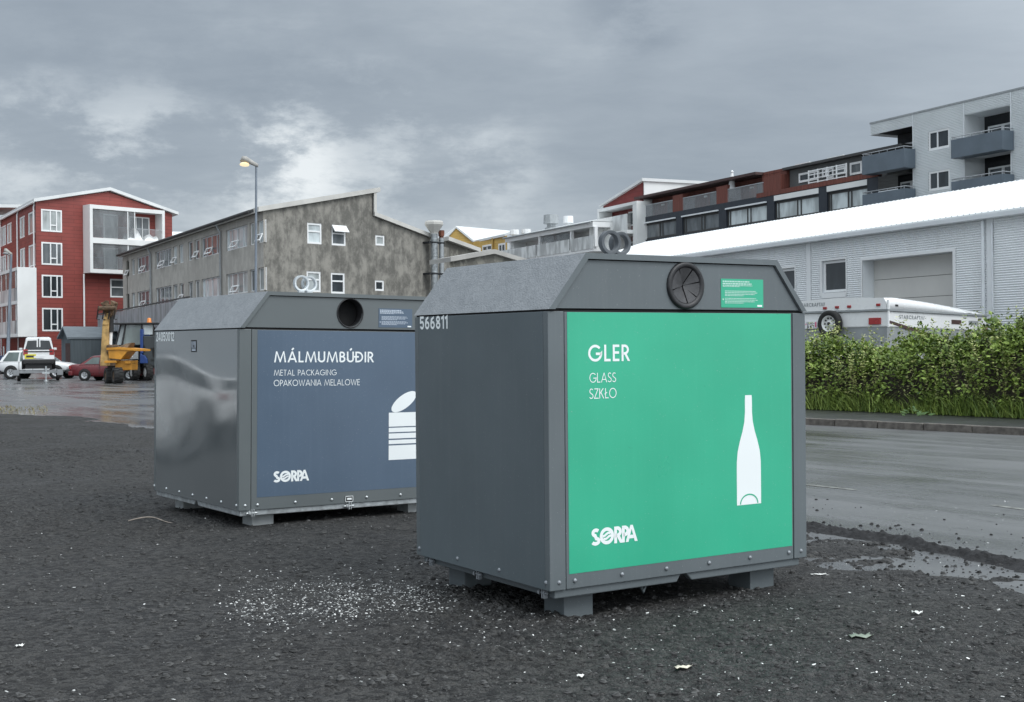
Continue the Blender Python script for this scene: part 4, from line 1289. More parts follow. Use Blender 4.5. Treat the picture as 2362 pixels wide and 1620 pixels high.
# the two-storey glazed loggia on the gable
dp = prot(fg, c1(688, 0)[0], c1(638, 0)[0], 560)
dp = min(max(dp, 1.2), 2.2)
l0 = fg.u(c1(690, 0)[0], 560, -dp); l1 = fg.u(c1(1262, 0)[0], 490, -dp)
zt_ = fg.uz(*c1(700, 172), -dp)[1]; zm = fg.uz(*c1(700, 442), -dp)[1]; zb_ = fg.uz(*c1(692, 694), -dp)[1]
m = MB(fg.M)
for z in (zt_ - .35, zm - .28, zb_): m.box(l0, l1, -dp, 0, z, z + (.35 if z != zm - .28 else .5))
for a, b in ((l0, l0 + .28), (l1 - .28, l1)): m.box(a, b, -dp + .003, -.003, zb_ + .35, zm - .28); m.box(a, b, -dp + .003, -.003, zm + .22, zt_ - .35)
lg_ = m.build('loggia', M_WPAN, red)
lw = l1 - l0
for (za_, zb2, cov) in ((zm + .22, zt_ - .35, .60), (zb_ + .35, zm - .28, 1.0)):
    m = MB(fg.M); m.box(l0 + .30, l0 + .28 + (lw - .56) * cov, -dp + .10, -dp + .12, za_ + .05, zb2 - .04); m.build('glazing', M_VEIL, lg_)
    m = MB(fg.M)
    for t in (0, .5 * cov / .6 if cov < 1 else .5, cov if cov < 1 else 1): m.box(l0 + .28 + (lw - .56) * t - .04, l0 + .28 + (lw - .56) * t + .04, -dp + .06, -dp + .14, za_, zb2)
    m.build('post', M_WTRIM, lg_)
    m = MB(fg.M)
    u_ = l0 + .34
    while u_ < l1 - .34: m.box(u_, u_ + .03, -dp + .16, -dp + .18, za_ + .05, za_ + 1.05); u_ += .12
    m.box(l0 + .3, l1 - .3, -dp + .15, -dp + .19, za_ + 1.05, za_ + 1.10)
    m.build('railing', M_BARS, lg_)
    window(red, fg.M, l0 + lw * .26, l0 + lw * .45, za_ + .02, zb2 - .25, -.06, .14, M_WTRIM, M_CURT, dep=.08, name='balcony_door')
    window(red, fg.M, l0 + lw * .60, l0 + lw * .88, za_ + .02, zb2 - .3, -.06, .10, M_WTRIM, M_MIDG, (.35, .65), dep=.08, name='balcony_door')
for k, (x, y, s, lab) in enumerate(((1020, 385, .75, 'white sheeted bundle in the middle of the upper red house balcony'), (1150, 425, .7, 'low white sheeted bundle at the right of the upper red house balcony'))):
    u_, z_ = fg.uz(*c1(x, y), -dp * .6)
    M_ = fg.M @ Matrix.Translation((u_, -dp * .55, zm + .22))
    m = MB(M_); hgt = (1.35, .95)[k]
    gr_ = 9; B_ = []
    for i in range(gr_ + 1):
        for j in range(gr_ + 1):
            x_, y_ = (i / gr_ - .5) * 2.3 * s, (j / gr_ - .5) * 1.3 * s
            e_ = max(0, 1 - (abs(i / gr_ - .5) * 2) ** 4) * max(0, 1 - (abs(j / gr_ - .5) * 2) ** 4)
            B_.append((x_, y_, hgt * e_ * (.62 + .55 * mnoise.noise((x_ * 1.9, y_ * 1.9, 3.0 + k)))))
    m.add(B_, [(i * (gr_ + 1) + j, (i + 1) * (gr_ + 1) + j, (i + 1) * (gr_ + 1) + j + 1, i * (gr_ + 1) + j + 1) for i in range(gr_) for j in range(gr_)], False)
    tag(m.build('covered_furniture', M_VINYL), lab, 'covered furniture', 'sheeted bundles on the balcony')
# projecting white bays low on the left side
dq = min((abs(proj(fs.O - fs.Yv * d + Vector((0, 0, 6)))[0] - c1(132, 0)[0]), d) for d in [i * .05 for i in range(10, 120)])[1]
zt_ = fs.uz(*c1(278, 657))[1]; zb_ = fs.uz(*c1(272, 1186))[1]; zm = (zt_ + zb_) / 2
m = MB(fs.M)
m.box(-.25, 0, -dq, -.003, zb_, zt_)                                                    # end panel
for z in (zb_, zm - .15, zt_ - .25): m.box(-16, -.253, -dq, -.003, z, z + .28)
bay = m.build('bay', M_WPAN, red)
m = MB(fs.M); m.box(-16, -.3, -.03, -.01, zb_, zt_); m.build('bay_rear', M_RED2, bay)
for (a, b) in ((zb_ + .28, zm - .15), (zm + .13, zt_ - .25)):
    m = MB(fs.M); m.box(-16, -1.6, -dq + .03, -dq + .06, a, a + 1.15); m.build('parapet', M_FROST, bay)
    m = MB(fs.M); m.box(-16, -1.2, -dq + .08, -dq + .10, a + 1.15, b); m.build('glazing', M_VEIL, bay)
    m = MB(fs.M)
    for u_ in (-1.2, -3.6, -6, -8.4, -10.8): m.box(u_ - .06, u_ + .06, -dq + .05, -dq + .13, a, b)
    m.build('post', M_WTRIM, bay)
    m = MB(fs.M)
    for u_ in (-.5, -.75, -1.0): m.box(u_ - .03, u_ + .03, -dq + .05, -dq + .09, a, a + 1.15)
    m.box(-1.2, -.3, -dq + .04, -dq + .1, a + 1.1, a + 1.17); m.build('railing', M_BARS, bay)

# ---- orange house end behind it and the long white roof to the right of it
fo = Fr(14, 138, 42, False)
oh = thing('house', 'orange house with white roof edge behind the red apartment house', 'house', fo.M)
zt_ = fo.uz(14, 505)[1]
m = MB(fo.M); m.box(-14, 4, 0, 10, 0, zt_); m.build('wall', M_ORANGE, oh)
m = MB(fo.M); zq = fo.uz(38, 484)[1]; m.hexa([(-14, -.4, zt_ + .3), (4.6, -.4, zq + .4), (4.6, 10, zq + .4), (-14, 10, zt_ + .3)], [(-14, -.4, zt_ + .6), (4.6, -.4, zq + .75), (4.6, 10, zq + .75), (-14, 10, zt_ + .6)]); m.build('roof', M_WROOF, oh)
fx = Fr(392, 150, 75, False)
wh = thing('house', 'white roofed house behind the red apartment house and the concrete building', 'house', fx.M)
zt_ = fx.uz(400, 524)[1]
m = MB(fx.M); m.box(-8, 16, 0, 12, 0, zt_ - 2.2); m.build('wall', M_WPAN, wh)
m = MB(fx.M); m.prism([(-.6, zt_ - 2.4), (6, zt_), (12.6, zt_ - 2.4)], 'x', -8.5, 9); m.build('roof', M_WROOF, wh)

# ---- grey concrete building in the middle
c2 = crop(260, 360, 4.195); c3 = crop(600, 420, 5.052)
ff_ = Fr(610, 76, -28.5, True); fq = Fr(610, 76, 43, False)
con = thing('concrete_building', 'weathered grey concrete building with stepped gable and long window rows', 'building', fq.M)
uL = ff_.u(c2(97, 0)[0], 600); zF = ff_.uz(*c2(1480, 530))[1]
zw1 = ff_.uz(*c2(1195, 693))[1]; zw0 = ff_.uz(*c2(1195, 900))[1]; zv1 = ff_.uz(*c2(1190, 1130))[1]
st_ = zw1 - zv1
cols = [(125, 158), (180, 211), (232, 372), (413, 565), (581, 623), (641, 684), (728, 772), (791, 838), (858, 1045), (1096, 1302), (1325, 1371), (1405, 1461)]
op = []
for r in range(3):
    for (a, b) in cols: op.append((ff_.u(c2(a, 0)[0], 580), ff_.u(c2(b, 0)[0], 580), zw0 - st_ * r, zw1 - st_ * r))
m = MB(ff_.M); wall(m, uL, 0, 0, zF, [o for o in op if o[2] > .3], 0, .16); m.build('long_wall', M_CONCF, con, normals=False)
rr = random.Random(5)
vents = {0, 2, 3, 4, 7, 8, 9, 11, 14 + 0, 17, 21}
for i, o in enumerate(op):
    if o[2] < .3: continue
    wd = o[1] - o[0]
    fo_ = window(con, ff_.M, *o, .10, .07, M_WTRIM if rr.random() < .35 else M_FLASH, (M_CURT, M_MIDG, M_CURT, M_BLIND)[rr.randrange(4)], (.22, .48, .74) if wd > 2 else (), (), .08)
    if i in vents:                                           # small top-hung vents pushed open
        a = o[0] + wd * (.30 if wd > 2 else .08); b = o[0] + wd * (.62 if wd > 2 else .95); h_ = (o[3] - o[2]) * .36
        z_ = o[2] + h_ + .05
        m = MB(ff_.M @ Matrix.Translation((0, -.02, z_)) @ Matrix.Rotation(R(-26), 4, 'X'))
        for (p, q, r_, s_) in ((a, a + .09, -h_, 0), (b - .09, b, -h_, 0), (a + .09, b - .09, -h_, -h_ + .09), (a + .09, b - .09, -.09, 0)): m.box(p, q, -.03, .03, r_, s_)
        m.build('vent', M_WTRIM, fo_)
# gable
pk = fq.uz(*c3(1305, 132)); stp = fq.uz(*c3(1305, 400)); rt = fq.uz(*c3(1975, 655)); zG = fq.uz(*c3(95, 345))[1]
gop = []
for (a, b, c, d) in ((548, 720, 472, 728), (832, 1000, 503, 748), (1343, 1452, 618, 745), (541, 710, 1038, 1292), (825, 990, 1056, 1310), (1338, 1446, 1144, 1275)):
    u0, z1_ = fq.uz(*c3(a, c)); u1, z0_ = fq.uz(*c3(b, d)); z0b = fq.uz(*c3(a, d - (b - a) * .07))[1]
    gop.append((u0, u1, z0b, z1_))
m = MB(fq.M)
zq = min(o[2] for o in gop if True) - .01
zlow = rt[1]
wall(m, 0, rt[0], 0, zlow, [o for o in gop if o[3] < zlow + 9], 0, .14)
hi = [o for o in gop if o[3] > zlow]
# strips above the low eave, split round the upper windows
ust = sorted({0, rt[0], pk[0]} | {x for o in hi for x in (o[0], o[1])})
def ztop(u):
    if u <= pk[0]: return zG + (pk[1] - zG) * u / pk[0]
    return stp[1] + (rt[1] - stp[1]) * (u - pk[0]) / (rt[0] - pk[0])
for a, b in zip(ust[:-1], ust[1:]):
    e = 1e-6
    lo = zlow
    o = [q for q in hi if q[0] < (a + b) / 2 < q[1]]
    if o:
        if o[0][2] > zlow: polyface(m, [(a, 0, zlow), (b, 0, zlow), (b, 0, o[0][2]), (a, 0, o[0][2])])
        lo = o[0][3]
    polyface(m, [(a, 0, lo), (b, 0, lo), (b, 0, max(lo, ztop(b - e))), (a, 0, max(lo, ztop(a + e)))])
m.build('gable_wall', M_CONC, con, normals=False)
for i, o in enumerate(gop):
    fo_ = window(con, fq.M, *o, .03, .12, M_WTRIM, (M_BLIND, M_MIDG, M_CURT, M_CURT, M_DGLASS, M_DGLASS)[i], (), ((.60, 0, 1),) if i not in (2, 5) else (), .1)
    if i == 1:
        m = MB(fq.M @ Matrix.Translation((0, -.02, o[3])) @ Matrix.Rotation(R(-38), 4, 'X')); hh = (o[3] - o[2]) * .42
        m.box(o[0], o[1], -.03, .03, -hh, 0); m.build('vent', M_WTRIM, fo_)
m = MB(fq.M)
def verge(p, q, t, y0, y1, up):
    m.sweep([(p[0], y0, p[1] + .02), (q[0], y0, q[1] + .02), (q[0], y0, q[1] + up), (p[0], y0, p[1] + up)], E_ * y1)
sl_ = (pk[1] - zG) / pk[0]
E_ = fq.M.to_3x3().inverted() @ (-ff_.X)
verge((-.5, zG - .5 * sl_), (pk[0] + .5, pk[1] + .5 * sl_), 0, -.25, 40, .31)
sl2 = (rt[1] - stp[1]) / (rt[0] - pk[0])
verge((pk[0] + .003, stp[1]), (rt[0] + .3, rt[1] + .3 * sl2), 0, -.25, 30, .28)
m.sweep([(pk[0], -.2, stp[1] + .28), (pk[0] + .22, -.2, stp[1] + .28), (pk[0] + .22, -.2, pk[1]), (pk[0], -.2, pk[1])], E_ * 40)
m.build('roof', M_CONCL, con)
m = MB(ff_.M); m.box(uL - .2, -.6, -.45, .3, zF + .02, zF + .18); m.tube([(uL, -.5, zF + .10), (-1.2, -.5, zF + .10)], .10, 8); m.build('gutter', M_DARKT, con)
for x in (378, 1056):
    u_ = ff_.u(c2(x, 0)[0], 560); m = MB(ff_.M); m.tube([(u_, -.4, zF), (u_, -.12, zF - .5), (u_, -.12, .2)], .075, 8); m.build('downpipe', M_METAL, con)
m = MB(fq.M); e_ = E_ * 38; m.sweep([tuple(Vector(p) + e_) for p in [(0.0, 0, 0), (rt[0], 0, 0), (rt[0], 0, rt[1]), (pk[0], 0, stp[1]), (pk[0], 0, pk[1] - .1), (0, 0, zG - .1)]], E_ * .3); m.face([(rt[0], 0, 0), tuple(Vector((rt[0], 0, 0)) + e_), tuple(Vector((rt[0], 0, rt[1])) + e_), (rt[0], 0, rt[1])], [(0, 0), (38, 0), (38, rt[1]), (0, rt[1])]); m.build('rear_wall', M_CONCD, con)
M_FLUE = pm('dull_flue_metal', (.30, .32, .33), .45, .25, 5, metal=.6)
# flues on the gable's right edge
for (xa, xb, yt, kind) in ((1984, 2070, 600, 0), (2082, 2142, 650, 1)):
    ua_, zt_ = fq.uz(*c3(xa, yt), -.6); ub_ = fq.u(c3(xb, 0)[0], 560, -.6)
    r_ = (ub_ - ua_) / 2 * .72; uc = (ua_ + ub_) / 2; yc = -.6
    m = MB(fq.M); m.cyl((uc, yc, .0), (uc, yc, zt_), r_, n=20)
    for z in np.arange(1.2, zt_, 1.1): m.lathe([(r_ + .004, -.03), (r_ + .012, -.015), (r_ + .012, .015), (r_ + .004, .03)], (uc, yc, float(z)), (0, 0, 1), 20)
    fl_ = m.build('flue', M_FLUE if kind == 0 else M_METAL, con)
    if kind == 0:
        z2 = fq.uz(*c3(2030, 500), -.6)[1]; z3_ = fq.uz(*c3(2030, 455), -.6)[1]; rb = (fq.u(c3(2138, 0)[0], 560, -.6) - fq.u(c3(1922, 0)[0], 560, -.6)) / 2 * .72
        m = MB(fq.M); m.lathe([(r_, zt_ - .02), (r_ * 1.05, zt_ + .05), (rb, z2), (rb, z3_ - .1), (rb * .9, z3_), (0, z3_)], (uc, yc, 0), (0, 0, 1), 8, False); m.build('cowl', M_CONCL, fl_)
    else:
        z2 = fq.uz(*c3(2112, 565), -.6)[1]
        m = MB(fq.M); m.lathe([(r_, zt_ - .05), (r_ * .8, zt_ + .08), (r_ * 1.15, zt_ + .12), (r_ * 1.25, z2 - .15), (r_ * 1.2, z2), (0, z2)], (uc, yc, 0), (0, 0, 1), 8, False); m.build('cowl', M_RUST, fl_)
    for zz in (fq.uz(*c3(2030, 718), 0)[1], fq.uz(*c3(2030, 1078), 0)[1]):
        m = MB(fq.M); m.box(uc - r_ - .25, uc - r_ + .02, yc - .05, 0, zz - .06, zz + .06); m.lathe([(r_ + .02, -.05), (r_ + .03, 0), (r_ + .02, .05)], (uc, yc, zz), (0, 0, 1), 20); m.build('pipe_bracket', M_BLACK, fl_)
# lower wing to the right of the flues
rt2 = fq.uz(*c3(2220, 760)); c4 = crop(1000, 380, 4.648)
m = MB(fq.M); polyface(m, [(rt[0] + .02, .4, 0), (rt2[0], .4, 0), (rt2[0], .4, rt2[1]), (rt[0] + .02, .4, rt[1])]); m.box(rt2[0], rt2[0] + .2, .4, 20, 0, rt2[1]); m.build('wing_wall', M_CONC, con)
e2 = fq.uz(*c4(465, 940), 2.0); e1 = fq.uz(*c4(120, 815), 2.0)
m = MB(fq.M); m.sweep([(e1[0], 1.6, e1[1]), (e2[0], 1.6, e2[1]), (e2[0], 1.6, e2[1] + .28), (e1[0], 1.6, e1[1] + .28)], E_ * 15)
m.build('wing_roof', M_CONCL, con)
m = MB(fq.M); polyface(m, [(e1[0], 2.0, 0), (e2[0], 2.0, 0), (e2[0], 2.0, e2[1]), (e1[0], 2.0, e1[1])]); m.build('wing_wall', M_CONCD, con)

# ---- low concrete outbuilding seen just above the green bin
fl2 = Fr(c4(630, 0)[0], 66, 43, False)
low = thing('outbuilding', 'low concrete outbuilding with pale roof edge behind the bins', 'building', fl2.M)
zc = fl2.uz(*c4(630, 960))[1]; aL = fl2.uz(*c4(178, 1040)); eR = fl2.uz(*c4(875, 1035))
sA = (zc - aL[1]) / -aL[0]; sB = (zc - eR[1]) / eR[0]
lx, rx_ = aL[0], eR[0] + 4
m = MB(fl2.M); polyface(m, [(lx, 0, 0), (rx_, 0, 0), (rx_, 0, zc - sB * rx_), (0, 0, zc), (lx, 0, zc + sA * lx)]); m.build('gable_wall', M_CONCD, low)
m = MB(fl2.M); e3 = fl2.M.to_3x3().inverted() @ (-ff_.X) * 2.5
for p, q in (((lx - .2, zc + sA * (lx - .2)), (0, zc)), ((0, zc), (rx_, zc - sB * rx_))):
    m.sweep([(p[0], -.25, p[1] + .01), (q[0], -.25, q[1] + .01), (q[0], -.25, q[1] + .24), (p[0], -.25, p[1] + .24)], e3)
m.build('roof', M_CONCT, low)

# ---- grey shed and the glazed deck in front of the concrete building
fe = Fr(163, 96, 35, False); fe2 = Fr(163, 96, -50, True)
shed = thing('shed', 'dark grey timber shed with pitched roof in front of the red house', 'shed', fe.M)
z7 = crop(0, 680, 7.59)
ze = fe.uz(*z7(1240, 757))[1]; uE = 7.5
gu0 = fe2.u(z7(1075, 0)[0], 800); zr_ = fe2.uz(*z7(1165, 588))[1]; ur_ = fe2.u(z7(1165, 0)[0], 760)
m = MB(fe.M); wall(m, 0, uE, 0, ze); m.build('wall', M_SHED, shed, normals=False)
m = MB(fe2.M); polyface(m, [(gu0, 0, 0), (0, 0, 0), (0, 0, ze), (ur_, 0, zr_), (gu0, 0, ze)]); m.build('gable_wall', M_SHED, shed, normals=False)
A = fe2.M @ Vector((ur_, 0, zr_)); Bv = fe2.M @ Vector((gu0, 0, ze)); Cc = fe2.M @ Vector((0, 0, ze)); dx_ = fe.X * uE
m = MB()
ex = -fe.X * .35; up_ = Vector((0, 0, .14))
for p, q in ((Cc + (Cc - A) * .12, A), (A, Bv + (Bv - A) * .12)):
    m.hexa([tuple(p + ex), tuple(p + dx_), tuple(q + dx_), tuple(q + ex)], [tuple(v_ + up_) for v_ in (p + ex, p + dx_, q + dx_, q + ex)])
m.build('roof', M_SHEDR, shed)
d0, dz1 = fe2.uz(*z7(1155, 852)); d1 = fe2.u(z7(1228, 0)[0], 800)
m = MB(fe2.M); m.box(d0, d1, -.05, .01, .05, dz1); m.build('door', M_BROWN, shed)
zz8 = crop(150, 690, 7.97)
fd = Fr(300, 92, -26, True)
deck = thing('glazed_deck', 'raised deck with grey glass balustrade before the concrete building', 'deck', fd.M)
dA = fd.uz(*zz8(612, 282)); dB = fd.uz(*zz8(1745, 85)); zbot = fd.uz(*zz8(870, 608))[1]
zt_ = (dA[1] + dB[1]) / 2
m = MB(fd.M); m.box(dA[0], dB[0] + 9, .0, 4.5, zbot, zbot + .30); m.build('deck_floor', M_DARKT, deck)
M_DECKG = glassy('deck_glass', (.30, .32, .345), .62, .4, .1)
n_ = 7
for k in range(n_):
    a = dA[0] + (dB[0] + 9 - dA[0]) * k / n_; b = dA[0] + (dB[0] + 9 - dA[0]) * (k + 1) / n_
    m = MB(fd.M); m.box(a + .04, b - .04, -.06, -.04, zbot + .05, zt_ - .05); m.build('glass_panel', M_DECKG, deck)
    m = MB(fd.M); m.box(a - .04, a + .04, -.05, .05, zbot - .1, zt_); m.build('post', M_METAL, deck)
m = MB(fd.M); m.box(dA[0], dB[0] + 9, -.08, .04, zt_, zt_ + .08); m.build('handrail', M_DARKT, deck)
m = MB(fd.M); m.box(dA[0] - .02, dA[0], .0, 4.5, zbot + .05, zt_); m.build('glass_panel', M_DECKG, deck)
for k in range(3):
    m = MB(fd.M); u_ = dA[0] + 3 + 6 * k; m.box(u_ - .1, u_ + .1, 1, 1.2, 0, zbot); m.build('column', M_METAL, deck)

# ---- white corrugated warehouse on the right
c7 = crop(1780, 480, 3.187); c5 = crop(1450, 180, 3.796); c6 = crop(1900, 180, 3.794)
YZ = 1.1
fw_ = Fr(2310, 40, -23, True, z0=YZ)
ware = thing('warehouse', 'white corrugated warehouse with big garage door behind the hedge', 'warehouse', fw_.M)
zE_ = fw_.uz(2310, 494)[1]; uA = fw_.u(1270, 590); uB = fw_.u(2362, 600) + 9
u0, dz1 = fw_.uz(*c7(1335, 318)); dL = fw_.u(c7(668, 0)[0], 600)
garage = (dL, u0, .0, dz1)
wa, wt1 = fw_.uz(*c7(372, 392)); wb = fw_.u(c7(548, 0)[0], 620); wb0 = fw_.uz(*c7(372, 628))[1]
va = fw_.u(c7(20, 0)[0], 620); vb, vt = fw_.uz(*c7(172, 437)); vb0 = fw_.uz(*c7(172, 613))[1]
opn = [garage, (wa, wb, wb0, wt1), (va, vb, vb0, vt)]
for x in (1560, 1470): opn.append((fw_.u(x, 640) - .9, fw_.u(x, 640), vb0, vt))
pitch = .076
m = MB(fw_.M)
zs_ = [i * pitch / 4 for i in range(int(zE_ / pitch * 4))]
seams = [fw_.u(c7(255, 0)[0], 600), fw_.u(c7(288, 0)[0], 600), fw_.u(c7(1580, 0)[0], 560), fw_.u(c7(1630, 0)[0], 560)]
wave = lambda z: .019 * math.sin(2 * math.pi * z / pitch)
wall(m, uA, seams[0], 0, zE_, opn, 0, 0, zs_, wave); wall(m, seams[0], seams[1], 0, zE_, [], -.012)
wall(m, seams[1], seams[2], 0, zE_, opn, 0, 0, zs_, wave); wall(m, seams[2], seams[3], 0, zE_, [], -.012); wall(m, seams[3], uB, 0, zE_, [], 0, 0, zs_, wave)
m.build('wall', M_CORR, ware, normals=False)
for o in opn:
    m = MB(fw_.M); wall(m, o[0] - .001, o[1] + .001, o[2], o[3] + .001, [(o[0], o[1], o[2], o[3])], 0, .55 if o is garage else .12)
    m.build('reveal', M_FLASH, ware, normals=False)
m = MB(fw_.M)
dzs = dz1
k = 5
for i in range(k):
    m.box(garage[0] + .01, garage[1] - .01, .50, .55, garage[2] + dzs * i / k + .008, garage[2] + dzs * (i + 1) / k - .008)
m.build('garage_door', pm('door_panel', (.60, .59, .56), .5, .04, 1), ware)
m = MB(fw_.M); m.box(garage[0] + .02, garage[1] - .02, .56, .6, 0, dz1 - .01); m.build('door_backing', M_BLACK, ware)
m = MB(fw_.M)
m.box(garage[0] - .06, garage[1] + .12, -.035, -.014, dz1, dz1 + .09); m.box(garage[1], garage[1] + .12, -.034, -.013, 0, dz1); m.box(garage[0] - .06, garage[0], -.034, -.013, 0, dz1)
m.build('door_frame', M_WTRIM, ware)
for o in opn[1:]:
    window(ware, fw_.M, o[0] + .02, o[1] - .02, o[2] + .02, o[3] - .02, .06, .09, M_WTRIM, M_DGLASS, dep=.06)
    m = MB(fw_.M); a, b, c, d = o; t = .12
    m.box(a - t, a, -.03, -.013, c - t, d + t * .6); m.box(b, b + t * .4, -.03, -.013, c - t, d + t * .6); m.box(a, b, -.03, -.013, d, d + t * .6); m.box(a, b, -.05, -.013, c - t * 1.6, c)
    m.build('window_trim', M_WTRIM, ware)
ud = seams[2] - .06
m = MB(fw_.M); m.tube([(ud, -.10, .0), (ud, -.10, zE_ - .15)], .055, 10); m.tube([(seams[3] + .02, -.08, 0), (seams[3] + .02, -.08, zE_ - .25)], .03, 8); m.build('downpipe', M_FLASH, ware)
# ribbed roof
rw = 6.0; zR_ = fw_.uz(1705, 525, rw)[1]
def rp(u, w, h=0.0):
    t = (w + .22) / (rw + .22); return (u, w, zE_ + .04 + (zR_ - zE_ - .04) * t + h)
m = MB(fw_.M)
m.hexa([rp(uA, -.22), rp(uB, -.22), rp(uB, rw), rp(uA, rw)], [rp(uA, -.22, .05), rp(uB, -.22, .05), rp(uB, rw, .05), rp(uA, rw, .05)])
m.hexa([rp(uA, rw), rp(uB, rw), (uB, 2 * rw, zE_), (uA, 2 * rw, zE_)], [rp(uA, rw, .05), rp(uB, rw, .05), (uB, 2 * rw, zE_ + .05), (uA, 2 * rw, zE_ + .05)])
u_ = uA + .1
while u_ < uB:
    for (w0, w1) in ((-.20, rw),):
        P = [rp(u_ - .03, w0, .051), rp(u_ - .012, w0, .070), rp(u_ + .012, w0, .070), rp(u_ + .03, w0, .051)]
        Q = [rp(u_ - .03, w1, .051), rp(u_ - .012, w1, .070), rp(u_ + .012, w1, .070), rp(u_ + .03, w1, .051)]
        m.add(P + Q, [(0, 1, 5, 4), (1, 2, 6, 5), (2, 3, 7, 6)])
    u_ += .27
m.build('roof', M_WROOF, ware, normals=False)
m = MB(fw_.M)
u_ = uA + .1
while u_ < uB:
    m.face([rp(u_ - .028, -.199, .052), rp(u_ + .028, -.199, .052), rp(u_ + .011, -.199, .069), rp(u_ - .011, -.199, .069)])
    u_ += .27
o = m.build('rib_end_shade', M_BLACK, ware, normals=False); o['kind'] = 'stuff'  # black faces paint the shade inside the hollow rib ends
m = MB(fw_.M); m.prism([(-.30, zE_ - .10), (-.18, zE_ - .12), (-.18, zE_ + .03), (-.31, zE_ + .03)], 'x', uA, uB); m.build('gutter', M_FLASH, ware)
m = MB(fw_.M); m.prism([(.05, 0), (2 * rw, 0), (2 * rw, zE_), (rw, zR_), (.05, zE_)], 'x', uA, uA + .1); m.build('end_wall', M_CORR, ware)

# ---- terrace row up the hill: grey flats, dark house, red house, white balconies, yellow house
fD = Fr(2008, 92, -26, True)
def DU(x, y, cr, w=0.0): return fD.uz(*cr(x, y), w)
# grey flats
flats = thing('block_of_flats', 'grey corrugated block of flats with slate-blue balconies on the right', 'block of flats', fD.M @ Matrix.Translation((2, 0, 0)))
g0 = DU(478, 600, c6)[0]; gT = DU(780, 320, c6)[1]; gR = DU(1640, 300, c6)[0] + 16
def rect(a, b, xt, t, bt, cr=c6, w=0.0):
    """u from x=a..b, z from rows t and bt read at x=xt"""
    y = (t + bt) / 2
    return (DU(a, y, cr, w)[0], DU(b, y, cr, w)[0], DU(xt, bt, cr, w)[1], DU(xt, t, cr, w)[1])
rec1 = rect(478, 779, 779, 422, 800); rec1 = (g0 - .5, rec1[1], rec1[2] + .0, rec1[3])
rec2 = rect(1230, 1640, 1640, 236, 640)
st2 = DU(1100, 432, c6)[1] - DU(1100, 792, c6)[1]
recs = [rec1, rec2] + [(r[0], r[1], r[2] - st2, r[3] - st2) for r in (rec1, rec2)]
recs = [(r[0], r[1], r[3] - 2.75, r[3]) for r in recs]
w1 = rect(916, 1100, 1100, 434, 602); wins = [w1, (w1[0], w1[1], w1[2] - st2, w1[3] - st2)]
pit = .105
zs_ = [6 + i * pit / 3 for i in range(int((gT - 6) / pit * 3))]
m = MB(fD.M)
wall(m, g0, gR, 5, gT, [(r[0] if r[0] > g0 else g0 - 1, *r[1:]) for r in recs] + wins, 0, 0, zs_, lambda z: .030 * math.sin(2 * math.pi * z / pit))
gl0 = DU(410, 440, c6)[0]
wall(m, gl0, g0, rec1[3], gT, [], 0, 0, [z for z in zs_ if z > rec1[3]], lambda z: .030 * math.sin(2 * math.pi * z / pit))
m.build('wall', M_CORRG, flats, normals=False)
m = MB(fD.M); m.box(gl0, gR, .03, 14, gT - .35, gT - .02); m.box(gl0, g0, .03, 14, rec1[3] - .02, gT - .36); m.box(g0, g0 + .15, 1.9, 14, 5, gT - .36); m.build('roof', M_CORRG, flats)
m = MB(fD.M); m.box(gl0 - .05, gR, -.06, .02, gT, gT + .12); m.build('coping', M_METAL, flats)
for x in (782, 1228, 1640):
    u_ = DU(x, 400, c6)[0]; m = MB(fD.M); m.box(u_ - .05, u_ + .05, -.03, -.016, 5, gT); m.build('wall_joint', M_FLASH, flats)
for i, r in enumerate(recs):
    a = max(r[0], g0)
    m = MB(fD.M)
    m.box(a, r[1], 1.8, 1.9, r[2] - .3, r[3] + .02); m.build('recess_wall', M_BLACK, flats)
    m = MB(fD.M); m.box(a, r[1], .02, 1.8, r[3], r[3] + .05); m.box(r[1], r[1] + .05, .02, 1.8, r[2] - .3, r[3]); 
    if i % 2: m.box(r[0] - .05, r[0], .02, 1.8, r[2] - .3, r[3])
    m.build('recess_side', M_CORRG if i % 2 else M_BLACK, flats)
    wd = r[1] - a
    for (p, q, tr) in ((.10, .42, ((.62, 0, 1),)), (.42, .74, ()), (.76, 1.2, ())):
        window(flats, fD.M, a + wd * p, a + wd * min(q, .985), r[2] + .1, r[2] + 2.05, 1.70, .12, M_WTRIM, M_MIDG, (), tr, .08)
# balcony boxes with rails
for i, (fa, fb, xt, t, bt, sb) in enumerate(((335, 705, 335, 690, 850, 800), (1113, 1565, 1113, 545, 708, 1665))):
    pj = min(max(prot(fD, c6(fb, 0)[0], c6(sb, 0)[0], 370), 1.0), 2.2)
    a = DU(fa, (t + bt) / 2, c6, -pj)[0]; b = DU(fb, 560, c6, -pj)[0]; zt_ = DU(xt, t, c6, -pj)[1]; zb_ = DU(xt, bt, c6, -pj)[1]
    for k in range(2):
        z0_, z1_ = zb_ - st2 * k, zt_ - st2 * k
        m = MB(fD.M)
        m.box(a, b, -pj, -pj + .1, z0_, z1_); m.box(b - .1, b, -pj + .1, -.017, z0_, z1_); m.box(a, a + .1, -pj + .1, -.017, z0_, z1_); m.box(a + .1, b - .1, -pj + .1, -.017, z0_, z0_ + .2)
        bo = m.build('balcony', M_BALC, flats, .01)
        m = MB(fD.M)
        m.tube([(a, -.05, z1_ + .16), (a, -pj + .05, z1_ + .16), (b - .05, -pj + .05, z1_ + .16), (b - .05, -.05, z1_ + .16)], .03, 6)
        for q in range(6): u_ = a + .1 + (b - a - .2) * q / 5; m.tube([(u_, -pj + .05, z1_), (u_, -pj + .05, z1_ + .16)], .022, 6)
        m.build('rail', M_BARS, bo)
